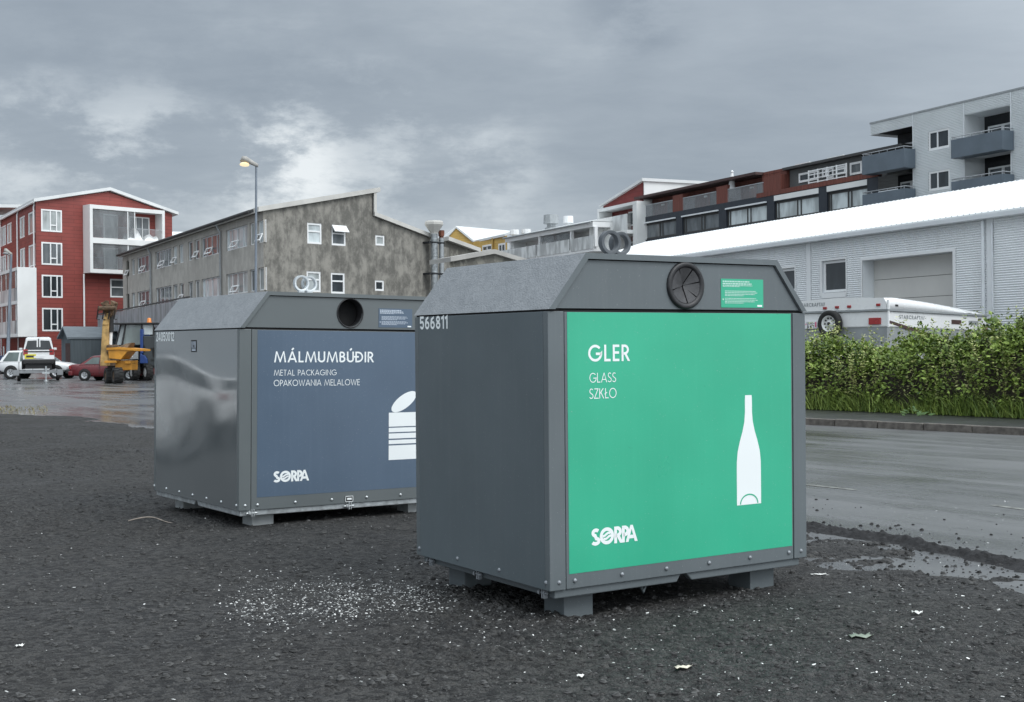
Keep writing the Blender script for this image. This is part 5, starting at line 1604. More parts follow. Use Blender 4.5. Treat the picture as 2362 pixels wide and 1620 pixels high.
for o in wins: window(flats, fD.M, *o, .02, .13, M_WTRIM, M_DGLASS, (.42,), (), .1)

# dark house with timber-screened balconies
dark = thing('terraced_house', 'dark navy terraced house with red-brown timber balcony screens and wide windows', 'terraced house', fD.M @ Matrix.Translation((-20, 0, 0)))
q0 = DU(78, 1330, c5)[0]; q1 = g0 - .05
zFl = DU(760, 1108, c5)[1]
Wn = [rect(115, 415, 265, 1262, 1410, c5), rect(470, 790, 630, 1195, 1345, c5), rect(855, 1210, 1030, 1118, 1278, c5), rect(1275, 1665, 1470, 1050, 1222, c5), rect(1737, 2090, 1900, 985, 1140, c5)]
zt_ = sum(w[3] for w in Wn) / 5; zb_ = sum(w[2] for w in Wn) / 5
Wn = [(w[0], w[1], zb_, zt_) for w in Wn]
lint = DU(1470, 998, c5)[1]
m = MB(fD.M); wall(m, q0, q1, 2, zFl + .0, Wn, 0, .25); m.build('wall', M_NAVY, dark, normals=False)
for i, o in enumerate(Wn):
    window(dark, fD.M, *o, .14, .16, M_DARKT, (M_MIDG, M_MIDG, M_BLIND, M_BLIND, M_BLIND)[i], (.07, .50, .58), (), .1)
    if i > 2:
        m = MB(fD.M); m.box(o[0], o[1], -.03, .10, o[3] + .06, lint); m.build('lintel_panel', M_WPAN, dark)
    else:
        m = MB(fD.M); m.box(o[0], o[1], -.14, -.01, o[3] + .02, o[3] + .14); m.build('awning_case', M_FLASH, dark)
u3 = DU(1270, 1000, c5)[0]
m = MB(fD.M); m.box(u3, q1, .0, .3, zFl + .01, lint + .05); m.build('parapet', M_NAVY, dark)
m = MB(fD.M); m.box(u3 - 2.2, q1, -.05, .35, lint + .06, lint + .42); m.build('timber_band', M_WOOD, dark)
sb = 1.5
v0 = DU(195, 1060, c5, sb)[0]; v1 = DU(1462, 850, c5, sb)[0]; zRf = DU(760, 922, c5, 0)[1]
m = MB(fD.M); m.box(v0, v1, sb, sb + 6, zFl - .3, zRf); m.build('upper_wall', M_WOOD, dark)
m = MB(fD.M); m.box(v0 - .3, v1 - 3.0, -.2, sb + 6.2, zRf, zRf + .22); m.build('roof', M_BROWN, dark)
m = MB(fD.M); m.box(v1 - 3.2, v1 + .1, .6, sb + 6.1, zRf - .02, zRf + .2); m.box(v1 - 3.2, v1, .62, sb, zFl + .3, zRf - .03); m.build('roof_corner', M_WOOD, dark)
for (a, b) in ((385, 472), (768, 866), (1182, 1332)):
    ua_, ub_ = DU(a, 1000, c5)[0], DU(b, 980, c5)[0]
    m = MB(fD.M); m.box(ua_, ub_, 0, .12, zFl, zRf - .35); m.box(ub_ - .12, ub_, .12, sb, zFl, zRf - .35); m.build('timber_screen', M_WOOD, dark)
for (a, b) in ((110, 385), (475, 765), (868, 1182)):
    ua_, ub_ = DU(a, 1090, c5)[0], DU(b, 1040, c5)[0]
    m = MB(fD.M); n_ = int((ub_ - ua_) / .13)
    for k in range(n_ + 1): u_ = ua_ + (ub_ - ua_) * k / n_; m.box(u_ - .012, u_ + .012, .02, .05, zFl, zFl + 1.05)
    m.box(ua_, ub_, .0, .07, zFl + 1.05, zFl + 1.11); m.build('railing', M_BARS, dark)
    wd = ub_ - ua_
    m = MB(fD.M); m.box(ua_ + .05, ua_ + wd * .35, .06, .075, zFl, zFl + 1.04); m.build('frosted_panel', M_VEIL, dark)
    window(dark, fD.M, ua_ + wd * .42, ua_ + wd * .92, zFl + .05, zRf - .35, sb - .06, .10, M_DARKT, M_MIDG, (.45, .62), dep=.05, name='balcony_door')
    m = MB(fD.M); m.box(ua_ + wd * .24, ua_ + wd * .32, sb - .12, sb, zRf - .75, zRf - .6); m.build('wall_lamp', M_WTRIM, dark)
pu = DU(900, 1060, c5, .5)[0]
par = thing('parasol', 'closed white parasol on a timber balcony of the dark house', 'parasol', fD.M @ Matrix.Translation((pu, .5, zFl)))
m = MB(RM[par]); m.lathe([(.42, .35), (.40, .6), (.16, 2.2), (.10, 2.5), (.14, 2.6), (0, 2.75)], (0, 0, 0), (0.05, 0, 1), 9, False); m.build('canopy', M_VINYL, par)
m = MB(RM[par]); m.cyl((0, 0, 0), (.02, 0, .5), .03, n=8); m.lathe([(.3, 0), (.3, .06), (0, .08)], (0, 0, 0), (0, 0, 1), 10); m.build('pole', M_METAL, par)
# set-back grey storey at its right end
b0 = v1 + .15; b1 = g0 + 2
zR2 = DU(1460, 800, c5, .8)[1]
m = MB(fD.M); m.box(b0, b1, .8, 7, zFl, zR2); m.build('attic_wall', M_GREYW, dark)
m = MB(fD.M); m.box(b0 - .3, b1, .3, 7.2, zR2 + .01, zR2 + .2); m.build('attic_roof', M_DARKT, dark)
for (a, b, t, bt, mu) in ((1495, 1672, 822, 905, (.78,)), (1700, 1738, 790, 870, ()), (1748, 1800, 785, 880, ()), (1820, 1905, 772, 845, ())):
    o = rect(a, b, (a + b) / 2, t, bt, c5, .8)
    window(dark, fD.M, *o, .72, .16, M_WTRIM, M_DGLASS if a != 1820 else M_MIDG, mu, (), .07)
o = rect(235, 340, 290, 735, 845, c6, .8); window(dark, fD.M, *o, .72, .16, M_WTRIM, M_MIDG, (), (), .07)
ua_, ub_ = DU(1575, 890, c5, .1)[0], DU(1905, 830, c5, .1)[0]; zq = DU(1740, 895, c5, .1)[1]
m = MB(fD.M)
for k in range(4): m.box(ua_, ub_, .1, .14, zq + .30 * k, zq + .30 * k + .07)
for k in range(5): u_ = ua_ + (ub_ - ua_) * k / 4; m.box(u_ - .04, u_ + .04, .08, .16, zq - .3, zq + 1.0)
m.build('railing', M_WTRIM, dark)
for x in (1560, 1850):
    u_, z_ = DU(x, 770, c5, 3); m = MB(fD.M); m.box(u_ - .9, u_ + .9, 2.5, 4, zR2 + .2, zR2 + .75); m.build('roof_vent', M_WTRIM, dark)

# red half-gabled house with white framed balconies
fR2 = Fr(c4(2180, 0)[0], 119, -24, True)
red2 = thing('terraced_house', 'dark red terraced house with half gable and white framed balcony box', 'terraced house', fR2.M)
def RU(x, y, w=0.0): return fR2.uz(*c4(x, y), w)
p1 = RU(1820, 445, 1.5); p2 = RU(2250, 182, 1.5)
m = MB(fR2.M); ww = 1.5
polyface(m, [(p1[0], ww, 2), (p2[0], ww, 2), (p2[0], ww, p2[1]), (p1[0], ww, p1[1])]); m.build('wall', M_RED2, red2)
m = MB(fR2.M); m.box(p2[0] - .02, p2[0] + .1, ww + .01, 20, 2, p2[1]); m.build('end_wall', M_WPAN, red2)
m = MB(fR2.M); m.hexa([(p1[0] - .4, ww - .3, p1[1] - .1), (p2[0] + .3, ww - .3, p2[1] + .02), (p2[0] + .3, 20, p2[1] + .02), (p1[0] - .4, 20, p1[1] - .1)], [(p1[0] - .4, ww - .3, p1[1] + .1), (p2[0] + .3, ww - .3, p2[1] + .3), (p2[0] + .3, 20, p2[1] + .3), (p1[0] - .4, 20, p1[1] + .1)]); m.build('roof', M_WROOF, red2)
b0 = RU(1757, 640)[0]; b1 = RU(2178, 560)[0]; zt_ = RU(2110, 402)[1]; zs2 = RU(2095, 735)[1]
m = MB(fR2.M)
m.box(b0, b1, 0, ww - .01, zt_ - .3, zt_); m.box(b1 - .75, b1, 0, ww - .01, 2, zt_ - .31); m.box(b0, b0 + .3, 0, ww - .01, zs2 - 3.2, zt_ - .31)
m.box(b0 - .8, b1 - .76, -.6, ww - .01, zs2 - .1, zs2 + .25)
bb = m.build('balcony_box', M_WPAN, red2)
m = MB(fR2.M); m.box(b0 - .8, b1 - .8, -.57, -.54, zs2 + .25, zs2 + 1.75); m.build('parapet', M_FROST, bb)
window(red2, fR2.M, b0 + 1.9, b0 + 3.0, zs2 + .3, zt_ - .75, ww - .08, .16, M_WTRIM, M_DGLASS, name='balcony_door')
window(red2, fR2.M, b0 + 3.7, b1 - .9, zs2 + .9, zt_ - .6, ww - .08, .16, M_WTRIM, M_MIDG, (.6,))
window(red2, fR2.M, b0 + 3.7, b1 - .9, zs2 - 2.4, zs2 - .6, ww - .08, .16, M_WTRIM, M_MIDG, (.6,))

# white house with a long glazed balcony
fW = Fr(c4(1735, 0)[0], 121, -26, True)
wht = thing('terraced_house', 'white terraced house with long frosted-glass balcony and roof vents', 'terraced house', fW.M)
def WU(x, y, w=0.0): return fW.uz(*c4(x, y), w)
a0 = WU(780, 800)[0]; zr1 = WU(1740, 600)[1]; zs1 = WU(1735, 885)[1]; zgl = WU(1735, 757)[1]; zg2 = WU(1735, 612)[1]
m = MB(fW.M); m.box(a0, 0, 1.8, 12, 0, zr1 - .05); m.build('wall', M_WPAN, wht)
m = MB(fW.M); m.box(a0, -.02, -.1, 1.79, zs1 - .35, zs1 + .05); m.build('balcony_floor', M_WTRIM, wht)
m = MB(fW.M); m.prism([(-.3, zr1 - .02), (7, zr1 + 1.5), (13, zr1 - .02)], 'x', a0 - .3, 0); m.build('roof', M_WROOF, wht)
m = MB(fW.M); m.box(a0, -.02, -.15, 1.79, zr1 - .55, zr1 - .06); m.build('fascia', M_WTRIM, wht)
m = MB(fW.M); m.tube([(a0, -.4, zr1 - .12), (0, -.4, zr1 - .12)], .09, 8); m.build('gutter', M_METAL, wht)
for x in (825, 1135, 1475, 1730):
    u_ = WU(x, 850)[0]; m = MB(fW.M); m.box(u_ - .12, u_ + .12, -.05, .25, zs1 + .06, zr1 - .56); m.build('post', M_WTRIM, wht)
for x in (825, 1640):
    u_ = WU(x, 800)[0]; m = MB(fW.M); m.box(u_ + .1, u_ + .2, .26, 1.79, zs1 + .06, zr1 - .56); m.build('side_screen', M_WPAN, wht)
for (a, b) in ((700, 1110), (1120, 1470), (1485, 1730)):
    ua_, ub_ = WU(a, 920)[0], WU(b, 880)[0]; m = MB(fW.M); m.box(ua_, ub_, -.16, -.13, zs1 - .1, zgl); m.build('parapet', M_FROST, wht)
for (a, b) in ((1150, 1290), (1300, 1460)):
    ua_, ub_ = WU(a, 800)[0], WU(b, 760)[0]; m = MB(fW.M); m.box(ua_, ub_, .05, .07, zs1 + .1, zr1 - .7); m.build('glazing', M_VEIL, wht)
for (a, b) in ((985, 1110), (1330, 1450), (1660, 1720)):
    o = (WU(a, 850, 1.8)[0], WU(b, 850, 1.8)[0], zs1 + .3, zr1 - 1.0); window(wht, fW.M, *o, 1.7, .16, M_WTRIM, M_DGLASS, (.6,), dep=.08)
for x, h_ in ((868, 1.2), (993, 1.0), (1262, 2.0), (1445, 1.5)):
    u_ = WU(x, 700, 4)[0]; r_ = .85 if h_ > 1.8 else .55
    m = MB(fW.M); m.lathe([(r_ * .8, 0), (r_ * .8, h_ * .3), (r_ * .55, h_ * .35), (r_ * .55, h_ * .5), (r_, h_ * .52), (r_ * .95, h_), (0, h_)], (u_, 4.0, zr1 + .3), (0, 0, 1), 10, False); m.build('roof_vent', M_METAL if h_ > 1.8 else M_WTRIM, wht)

# yellow house beyond
fY = Fr(c4(425, 0)[0], 150, -26, True); fY2 = Fr(c4(425, 0)[0], 150, 100, False)
yel = thing('terraced_house', 'yellow boarded house with white roof between the flues and the white balconies', 'terraced house', fY.M)
zy = fY.uz(*c4(430, 828))[1]; yr = fY.u(c4(790, 0)[0], 560)
o1 = (fY.u(c4(525, 0)[0], 560), fY.u(c4(628, 0)[0], 560), fY.uz(*c4(525, 940))[1], fY.uz(*c4(525, 868))[1]); o2 = (fY.u(c4(697, 0)[0], 560), fY.u(c4(772, 0)[0], 560), fY.uz(*c4(697, 960))[1], fY.uz(*c4(697, 850))[1])
m = MB(fY.M); wall(m, 0, yr, 0, zy, [o1, o2], 0, .1); m.build('wall', M_YEL, yel, normals=False)
for o in (o1, o2): window(yel, fY.M, *o, -.04, .2, M_WTRIM, M_DGLASS, (.5,), dep=.1)
gA = fY2.uz(*c4(140, 808)); gB = fY2.uz(*c4(243, 683))
m = MB(fY2.M); polyface(m, [(gA[0], 0, 0), (0, 0, 0), (0, 0, zy), (gB[0], 0, gB[1]), (gA[0], 0, gA[1])]); m.build('gable_wall', M_YEL, yel, normals=False)
P0 = fY2.M @ Vector((gB[0], -.2, gB[1])); P1 = fY2.M @ Vector((.3, -.3, zy - .1)); P2 = fY.M @ Vector((yr, -.3, zy - .1)); P3 = at(*c4(840, 728), 190); P4 = fY2.M @ Vector((gA[0] - .3, -.2, gA[1] - .2))
m = MB(); up_ = Vector((0, 0, .25))
for q in ([P1, P2, P3, P0], [P0, P3, P3 + Vector((-20, 10, -7)), P4]): m.hexa([tuple(p) for p in q], [tuple(p + up_) for p in q])
m.build('roof', M_WROOF, yel)
u_ = fY.u(c4(645, 0)[0], 560); m = MB(fY.M); m.tube([(u_, -.15, 0), (u_, -.15, zy)], .12, 8); m.build('downpipe', M_YEL, yel)

# ------------------------------------------------------------------ vehicles
M_CARW = pm('white_car_paint', (.74, .75, .75), .28, .02, 1, coat=.5)
M_CARR = pm('dark_red_car_paint', (.14, .012, .016), .28, .05, 1, coat=.5)
M_CARS = pm('silver_car_paint', (.42, .44, .45), .3, .03, 1, metal=.4, coat=.5)
M_TYRE = pm('tyre', (.018, .018, .018), .85, .2, 20)
M_RIM = pm('alloy_rim', (.55, .56, .57), .35, .05, 5, metal=.6)
M_RIMW = pm('white_rim', (.72, .73, .72), .4, .05, 5)
M_CGLS = glassy('car_glass', (.02, .024, .026))
M_CGLP = glassy('pale_car_glass', (.10, .13, .125))
M_PLAST = pm('black_plastic', (.02, .02, .021), .6, .1, 5)
M_LAMPR = pm('red_lamp', (.30, .012, .012), .25, .1, 8, coat=.6)
M_LAMPW = pm('clear_lamp', (.55, .57, .58), .15, .05, 8, coat=.6)
M_LAMPO = pm('amber_lamp', (.70, .22, .03), .3, .1, 8)
M_PLATE = pm('plate_white', (.72, .73, .74), .5, .03, 4)
M_PLATEY = pm('plate_yellow', (.68, .60, .05), .5, .05, 4)
M_INK = pm('plate_ink', (.03, .03, .04), .6)
M_MACHY = pm('yellow_machine_paint', (.56, .25, .025), .45, .18, 2.5)
M_MACHB = pm('blue_machine_paint', (.020, .055, .20), .35, .08, 2)
M_MUD = pm('muddy_steel', (.11, .07, .04), .85, .45, 5, .4, 20)
M_MUDY = pm('worn_yellow_boom', (.42, .27, .10), .7, .35, 3)

def loft(mb, secs, smooth=True):
    n = len(secs[0]); pts = [p for s in secs for p in s]
    fs = [(i * n + k, i * n + (k + 1) % n, (i + 1) * n + (k + 1) % n, (i + 1) * n + k) for i in range(len(secs) - 1) for k in range(n)]
    mb.add(pts, fs, smooth); mb.add(secs[0], [list(range(n))[::-1]]); mb.add(secs[-1], [list(range(n))])

def wheel(parent, M, x, y, r, w, out, rim=M_RIM, spokes=5, tread=False):
    m = MB(M)
    m.lathe([(r * .62, -w / 2), (r * .92, -w / 2), (r, -w * .36), (r, w * .36), (r * .92, w / 2), (r * .62, w / 2), (r * .62, -w / 2)], (x, y, r), (0, out, 0), 24)
    if tread:
        for k in range(14):
            a = 2 * math.pi * k / 14
            for sgn in (-1, 1):
                mm = Matrix.Translation((x, y + sgn * w * .22, r)) @ Matrix.Rotation(a + sgn * .12, 4, 'Y')
                b = MB(M @ mm); b.box(-.035, .035, -w * .26, w * .26, r * .98, r * 1.06); m.V += b.V; off = len(m.V) - 8
                m.F += [[i + off for i in f] for f in b.F]; m.S += b.S; m.UV += b.UV
    wo = m.build('wheel', M_TYRE, parent)
    m = MB(M)
    m.lathe([(r * .63, w * .40), (r * .60, w * .44), (r * .56, w * .30), (r * .15, w * .26), (0, w * .26)], (x, y, r), (0, out, 0), 24)
    for k in range(spokes):
        a = 2 * math.pi * k / spokes
        mm = Matrix.Translation((x, y, r)) @ Matrix.Rotation(a, 4, 'Y')
        b = MB(M @ mm); ya, yb = sorted((out * w * .28, out * w * .42)); b.box(-r * .075, r * .075, ya, yb, r * .08, r * .57); off = len(m.V); m.V += b.V
        m.F += [[i + off for i in f] for f in b.F]; m.S += b.S; m.UV += b.UV
    m.build('rim', rim, wo)
    return wo

def sect(x, zb, zt, hw, tk=.90, bk=.92):
    h = zt - zb
    half = [(hw * bk, zb), (hw * .99, zb + h * .18), (hw, zb + h * .5), (hw * .985, zb + h * .82), (hw * tk, zt - h * .02), (hw * .45, zt)]
    return [(x, y, z) for y, z in half] + [(x, -y, z) for y, z in half[::-1]]

def car(root, S, paint, glass=M_CGLS, rim=M_RIM):
    """x forward; S: body stations, cabin outline, windows"""
    M = RM[root]
    m = MB(M); loft(m, [sect(*s) for s in S['body']]); body = m.build('body', paint, root)
    zb = S['belt']; xr0, xr1, xf1, xf0 = S['cabin']; zr = S['roof']; hb, hr = S['hw'] * .95, S['hw'] * .76
    m = MB(M)
    secs = []
    cab = [(xr0, zb - .03, hb * .96), (xr1, zr - .03, hr * .97), (xr1 + .15, zr, hr), ((xr1 + xf1) / 2, zr + .02, hr), (xf1 - .1, zr, hr), (xf1, zr - .03, hr * .97), (xf0, zb - .03, hb * .96)]
    def cs(x, zt, hw_):
        t = (zt - zb + .03) / (zr - zb + .03)
        return [(x, hb, zb - .03), (x, hb + (hw_ - hb) * .93 if t > .5 else hb, zb - .03 + (zt - zb + .03) * .92), (x, hw_ * .88, zt), (x, -hw_ * .88, zt), (x, -(hb + (hw_ - hb) * .93 if t > .5 else hb), zb - .03 + (zt - zb + .03) * .92), (x, -hb, zb - .03)]
    loft(m, [cs(x, zt, w) for x, zt, w in cab], False)
    cabn = m.build('cabin', paint, root, .03, 3)
    # side windows lie on the leaning cabin side
    for sgn in (-1, 1):
        for (a0, a1, b1, b0) in S['windows']:              # base rear, top rear, top front, base front
            z0, z1 = zb + .02, zr - .10
            def P(x, z):
                t = (z - zb) / (zr - zb); return (x, sgn * (hb + (hr * .985 - hb) * t * .98 + .012), z)
            m = MB(M); m.face([P(a0, z0), P(b0, z0), P(b1, z1), P(a1, z1)]); m.build('side_window', glass, cabn)
    def screen(xb, xt, nm, k):
        m = MB(M); o = .014 * k; z0, z1 = zb + .04, zr - .09
        t0, t1 = .06, .90
        xa, xc = xb + (xt - xb) * t0 + o * 1.5, xb + (xt - xb) * t1 + o * 1.5
        m.face([(xa, hb * .88, z0 + .0), (xa, -hb * .88, z0), (xc, -hr * .86, z1), (xc, hr * .86, z1)]); m.build(nm, glass, cabn)
    screen(xf0, xf1, 'windscreen', 1); screen(xr0, xr1, 'rear_window', -1)
    xw0, xw1 = S['axles']; r = S['r']; tr = S['hw'] - .10
    for x in (xw0, xw1):
        for sgn in (-1, 1):
            m = MB(M); m.lathe([(r * 1.16, 0), (r * 1.16, .012), (0, .013)], (x, sgn * (S['hw'] - .012), r * 1.02), (0, sgn, 0), 24, False); m.build('wheel_arch', M_PLAST, body)
            wheel(root, M, x, sgn * (tr + .045), r, .2, sgn, rim)
    xe, xn = S['body'][0][0], S['body'][-1][0]
    for nm, x, sg in (('rear_bumper', xe, -1), ('front_bumper', xn, 1)):
        m = MB(M); xa, xb = sorted((x + sg * .05, x - sg * .22)); m.box(xa, xb, -S['hw'] * .97, S['hw'] * .97, .30, .54); m.build(nm, S.get('bump', paint), root, .05, 3)
    for sgn in (-1, 1):
        ya, yb = sorted((sgn * S['hw'] * .55, sgn * S['hw'] * .93))
        m = MB(M); m.box(xn - .12, xn + .012, ya, yb, .62, .75); m.build('headlight', M_LAMPW, root, .02)
        ya, yb = sorted((sgn * S['hw'] * .66, sgn * S['hw'] * .95))
        t0, t1 = S.get('tail', (.66, .86)); m = MB(M); m.box(xe - .014, xe + .12, ya, yb, t0, t1); m.build('tail_light', M_LAMPR, root, .02)
        ya, yb = sorted((sgn * (S['hw'] - .02), sgn * (S['hw'] + .17))); m = MB(M); m.box(xf0 - .42, xf0 - .30, ya, yb, zb + .02, zb + .16); m.build('wing_mirror', S.get('mirror', paint), root, .03)
        m = MB(M); ys = sgn * (S['hw'] + .004); m.box(*((S['axles'][0] + .35, S['axles'][1] - .35)), *sorted((ys - sgn * .02, ys + sgn * .01)), .46, .53); m.build('side_moulding', M_PLAST if S.get('bump') else paint, body)
        for xd in S.get('doors', (-.1,)):
            m = MB(M); m.box(xd - .008, xd + .008, *sorted((ys - sgn * .03, ys + sgn * .002)), .36, zb - .02); m.build('door_gap', M_PLAST, body)
    m = MB(M); m.box(xe - .06, xe - .045, -.26, .26, .62 if S.get('plate') is None else S['plate'], .73 if S.get('plate') is None else S['plate'] + .11); m.build('number_plate', M_PLATE, root)
    return body

SEDAN = dict(body=[(-2.33, .40, .86, .74), (-2.2, .30, .93, .83), (-1.6, .24, .95, .87), (-.6, .22, .94, .88), (.8, .22, .92, .88), (1.5, .24, .86, .86), (2.1, .30, .78, .82), (2.34, .38, .70, .70)],
             belt=.92, cabin=(-1.72, -1.05, .22, 1.05), roof=1.41, hw=.88, windows=[(-1.40, -.95, -.52, -.52), (-.44, -.44, .12, .70)], axles=(-1.36, 1.30), r=.315, doors=(-.48, .62))
HATCH = dict(body=[(-1.98, .42, .92, .76), (-1.9, .30, .98, .84), (-1.2, .24, .98, .87), (.2, .22, .95, .88), (.9, .24, .92, .87), (1.5, .28, .84, .84), (1.98, .38, .68, .70)],
             belt=.95, cabin=(-1.92, -1.62, .15, 1.02), roof=1.50, hw=.88, windows=[(-1.60, -1.45, -1.0, -1.0), (-.94, -.94, -.16, -.16), (-.08, -.08, .08, .66)], axles=(-1.25, 1.30), r=.31, doors=(-.95, -.12, .62))
SUV = dict(body=[(-2.30, .55, 1.08, .80), (-2.2, .45, 1.12, .90), (-1.4, .36, 1.12, .93), (.2, .34, 1.08, .94), (1.0, .36, 1.06, .93), (1.7, .42, .98, .90), (2.25, .55, .84, .80)],
           belt=1.08, cabin=(-2.18, -1.75, .15, 1.02), roof=1.74, hw=.94, windows=[(-1.95, -1.62, -.95, -1.0), (-.86, -.86, -.06, -.06), (.02, .02, .10, .68)], axles=(-1.42, 1.46), r=.39, doors=(-.9, -.02, .72), bump=M_PLAST)
VAN = dict(body=[(-2.02, .42, 1.04, .78), (-1.96, .30, 1.08, .84), (-1.0, .26, 1.06, .86), (.6, .26, 1.02, .86), (1.3, .30, .92, .84), (2.0, .40, .72, .74)],
           belt=1.05, cabin=(-2.0, -1.90, .35, 1.20), roof=1.80, hw=.86, windows=[(-1.75, -1.7, -.95, -.95), (-.85, -.85, -.1, -.1), (0, 0, .28, .86)], axles=(-1.35, 1.33), r=.30, doors=(-.9, -.05), bump=M_PLAST, tail=(.78, 1.12))

def place(px, Y, z, heading):
    """heading in degrees: 0 = towards +X (picture right), 90 = away"""
    p = at(px, 800, Y); return Matrix.Translation((p.x, p.y, z)) @ Matrix.Rotation(R(heading), 4, 'Z')

t = thing('parked_car', 'dark red saloon car parked before the grey shed', 'car', place(263, 73, ZR, -8), None)
car(t, SEDAN, M_CARR, M_CGLP)
t = thing('parked_car', 'white off-road car with black bumpers behind the van on the trailer', 'car', place(91, 80, ZR, -4), None)
car(t, SUV, M_CARW, M_CGLP)
t = thing('parked_car', 'silver car parked behind the right end of the hedge', 'car', place(2478, 35, 1.18, 200), None)
car(t, HATCH, M_CARS)
t = thing('parked_car', 'white hatchback parked left of the bins, seen mirrored in the side of the metal-packaging bin', 'car', Matrix.Translation((-10.6, 17.1, ZR)) @ Matrix.Rotation(R(112), 4, 'Z'), None)
car(t, HATCH, M_CARW)
# white van on a car trailer, seen from behind
vm = place(88, 74, .66, 111)
t = thing('white_van', 'small white van seen from behind, standing on a car trailer', 'van', vm)
car(t, VAN, M_CARW)
M = RM[t]
for sgn in (-1, 1):
    ya, yb = sorted((sgn * .04, sgn * .80)); m = MB(M); k1, k2 = (.02, .66) ; m.hexa([(-2.035, sgn * .03, .55), (-2.035, sgn * .84, .55), (-2.005, sgn * .84, .55), (-2.005, sgn * .03, .55)], [(-1.965, sgn * .03, 1.74), (-1.965, sgn * .64, 1.70), (-1.93, sgn * .64, 1.70), (-1.93, sgn * .03, 1.74)]); d_ = m.build('rear_door', M_CARW, t, .06, 3)
    ya, yb = sorted((sgn * .13, sgn * .70)); m = MB(M); m.hexa([(-2.024, sgn * .10, 1.12), (-2.024, sgn * .70, 1.12), (-2.0, sgn * .70, 1.12), (-2.0, sgn * .10, 1.12)], [(-1.992, sgn * .10, 1.62), (-1.992, sgn * .58, 1.60), (-1.968, sgn * .58, 1.60), (-1.968, sgn * .10, 1.62)]); m.build('door_window', M_CGLS, d_, .05, 3)
m = MB(M); m.box(-1.9, 1.4, -.70, .70, .02, .34); m.build('underbody', M_PLAST, t)
m = MB(M); m.box(-2.052, -2.02, -.74, .74, .96, 1.02); m.build('door_strip', M_PLAST, t)
m = MB(M); m.box(-2.055, -2.035, .14, .74, .58, .84); yp = m.build('yellow_plate', M_PLATEY, t)
m = MB(M); m.box(-2.062, -2.056, .22, .66, .66, .77); m.build('plate_mark', M_INK, yp)
M_TRAIL = pm('dull_trailer_metal', (.20, .21, .22), .6, .2, 3)
tr_ = thing('car_trailer', 'flat grey car trailer carrying the white van', 'trailer', place(88, 74, ZR, 110))
M = RM[tr_]
m = MB(M); m.box(-2.4, 2.6, -.95, -.75, .50, .60); m.box(-2.4, 2.6, .75, .95, .50, .60); m.box(-2.4, 2.6, -.75, .75, .52, .57); m.build('deck', M_TRAIL, tr_)
m = MB(M); m.box(-2.46, -2.40, -1.15, 1.15, .46, .60); m.build('rear_beam', M_TRAIL, tr_, .01)
for sgn in (-1, 1):
    ya, yb = sorted((sgn * 1.0, sgn * 1.32)); m = MB(M); m.box(-2.52, -2.46, ya, yb, .34, .66); m.build('light_board', M_TRAIL, tr_, .02)
    for x in (-.35, .35): wheel(tr_, M, x, sgn * 1.05, .27, .18, sgn)
    ya, yb = sorted((sgn * .96, sgn * 1.22)); m = MB(M); m.box(-.75, .75, ya, yb, .56, .60); m.build('mudguard', M_PLAST, tr_)
m = MB(M); m.cyl((-2.5, -.42, .0), (-2.5, -.42, .85), .05, n=10); m.lathe([(.13, 0), (.13, .04), (.05, .06)], (-2.5, -.42, 0), (0, 0, 1), 12); m.box(-2.56, -2.46, -.62, -.22, .42, .52); m.build('prop_stand', M_GALV, tr_)

# yellow site dumper
zz = crop(150, 690, 7.97)
def mach(px, Y): return Fr(px, Y, 90, False, z0=ZR)
fm = mach(280, 66)
def X(x, y, w=0.0): return fm.uz(*zz(x, y), w)
dm = thing('site_dumper', 'yellow site dumper with raised skip and ribbed black tyres', 'dumper', fm.M)
A = [X(835, 905), X(1050, 905), X(1440, 935), X(1440, 900), X(1060, 850), X(985, 850)]
m = MB(fm.M)
s0, s1, s2 = X(850, 915), X(1050, 900), X(1445, 940); sb_ = X(955, 1090); sb2 = X(1075, 1110)
ly = [X(845, 900), X(1445, 935)]
# skip: hopper with a front lip; back taller than front
xa, xb, xc = s0[0], s1[0], s2[0]; zt = s0[1]; zbm = sb_[1]
m.prism([X(848, 908), X(1050, 902), X(1442, 934), X(1200, 968), X(1082, 1112), X(868, 1092)], 'y', -.55, 1.0)
sk = m.build('skip', M_MACHY, dm, .02)
m = MB(fm.M); m.hexa([(xa - .05, -.62, zt - .07), (xb, -.62, zt - .04), (xb, 1.07, zt - .04), (xa - .05, 1.07, zt - .07)], [(xa - .05, -.62, zt + .05), (xb, -.62, zt + .08), (xb, 1.07, zt + .08), (xa - .05, 1.07, zt + .05)])
m.hexa([(xb + .003, -.62, zt - .04), (xc + .05, -.62, s2[1] - .05), (xc + .05, 1.07, s2[1] - .05), (xb + .003, 1.07, zt - .04)], [(xb + .003, -.62, zt + .08), (xc + .05, -.62, s2[1] + .05), (xc + .05, 1.07, s2[1] + .05), (xb + .003, 1.07, zt + .08)]); m.build('skip_rim', M_MACHY, sk)
heap = MB(fm.M); heap.hexa([(xa + .2, -.4, zt), (xc - .8, -.4, zt - .05), (xc - .8, .9, zt - .05), (xa + .2, .9, zt)], [(xa + .8, -.1, zt + .26), (xb + .5, -.1, zt + .30), (xb + .5, .6, zt + .30), (xa + .8, .6, zt + .26)]); heap.build('rust_edge', M_MUD, sk)
c0, c1_ = X(1040, 1310), X(1225, 1130); m = MB(fm.M); m.box(c0[0] - .3, c1_[0], -.1, 1.1, c0[1], c1_[1]); m.build('chassis', M_MACHY, dm, .03)
m = MB(fm.M); a, b = X(1135, 1190), X(1235, 1140); m.box(a[0], b[0], -.3, .9, a[1], b[1]); m.build('step', M_MACHY, dm, .02)
m = MB(fm.M); a, b = X(775, 1175), X(1000, 1130); m.box(a[0], b[0], -.5, .5, a[1], b[1]); m.build('front_mudguard', M_MACHY, dm, .02)
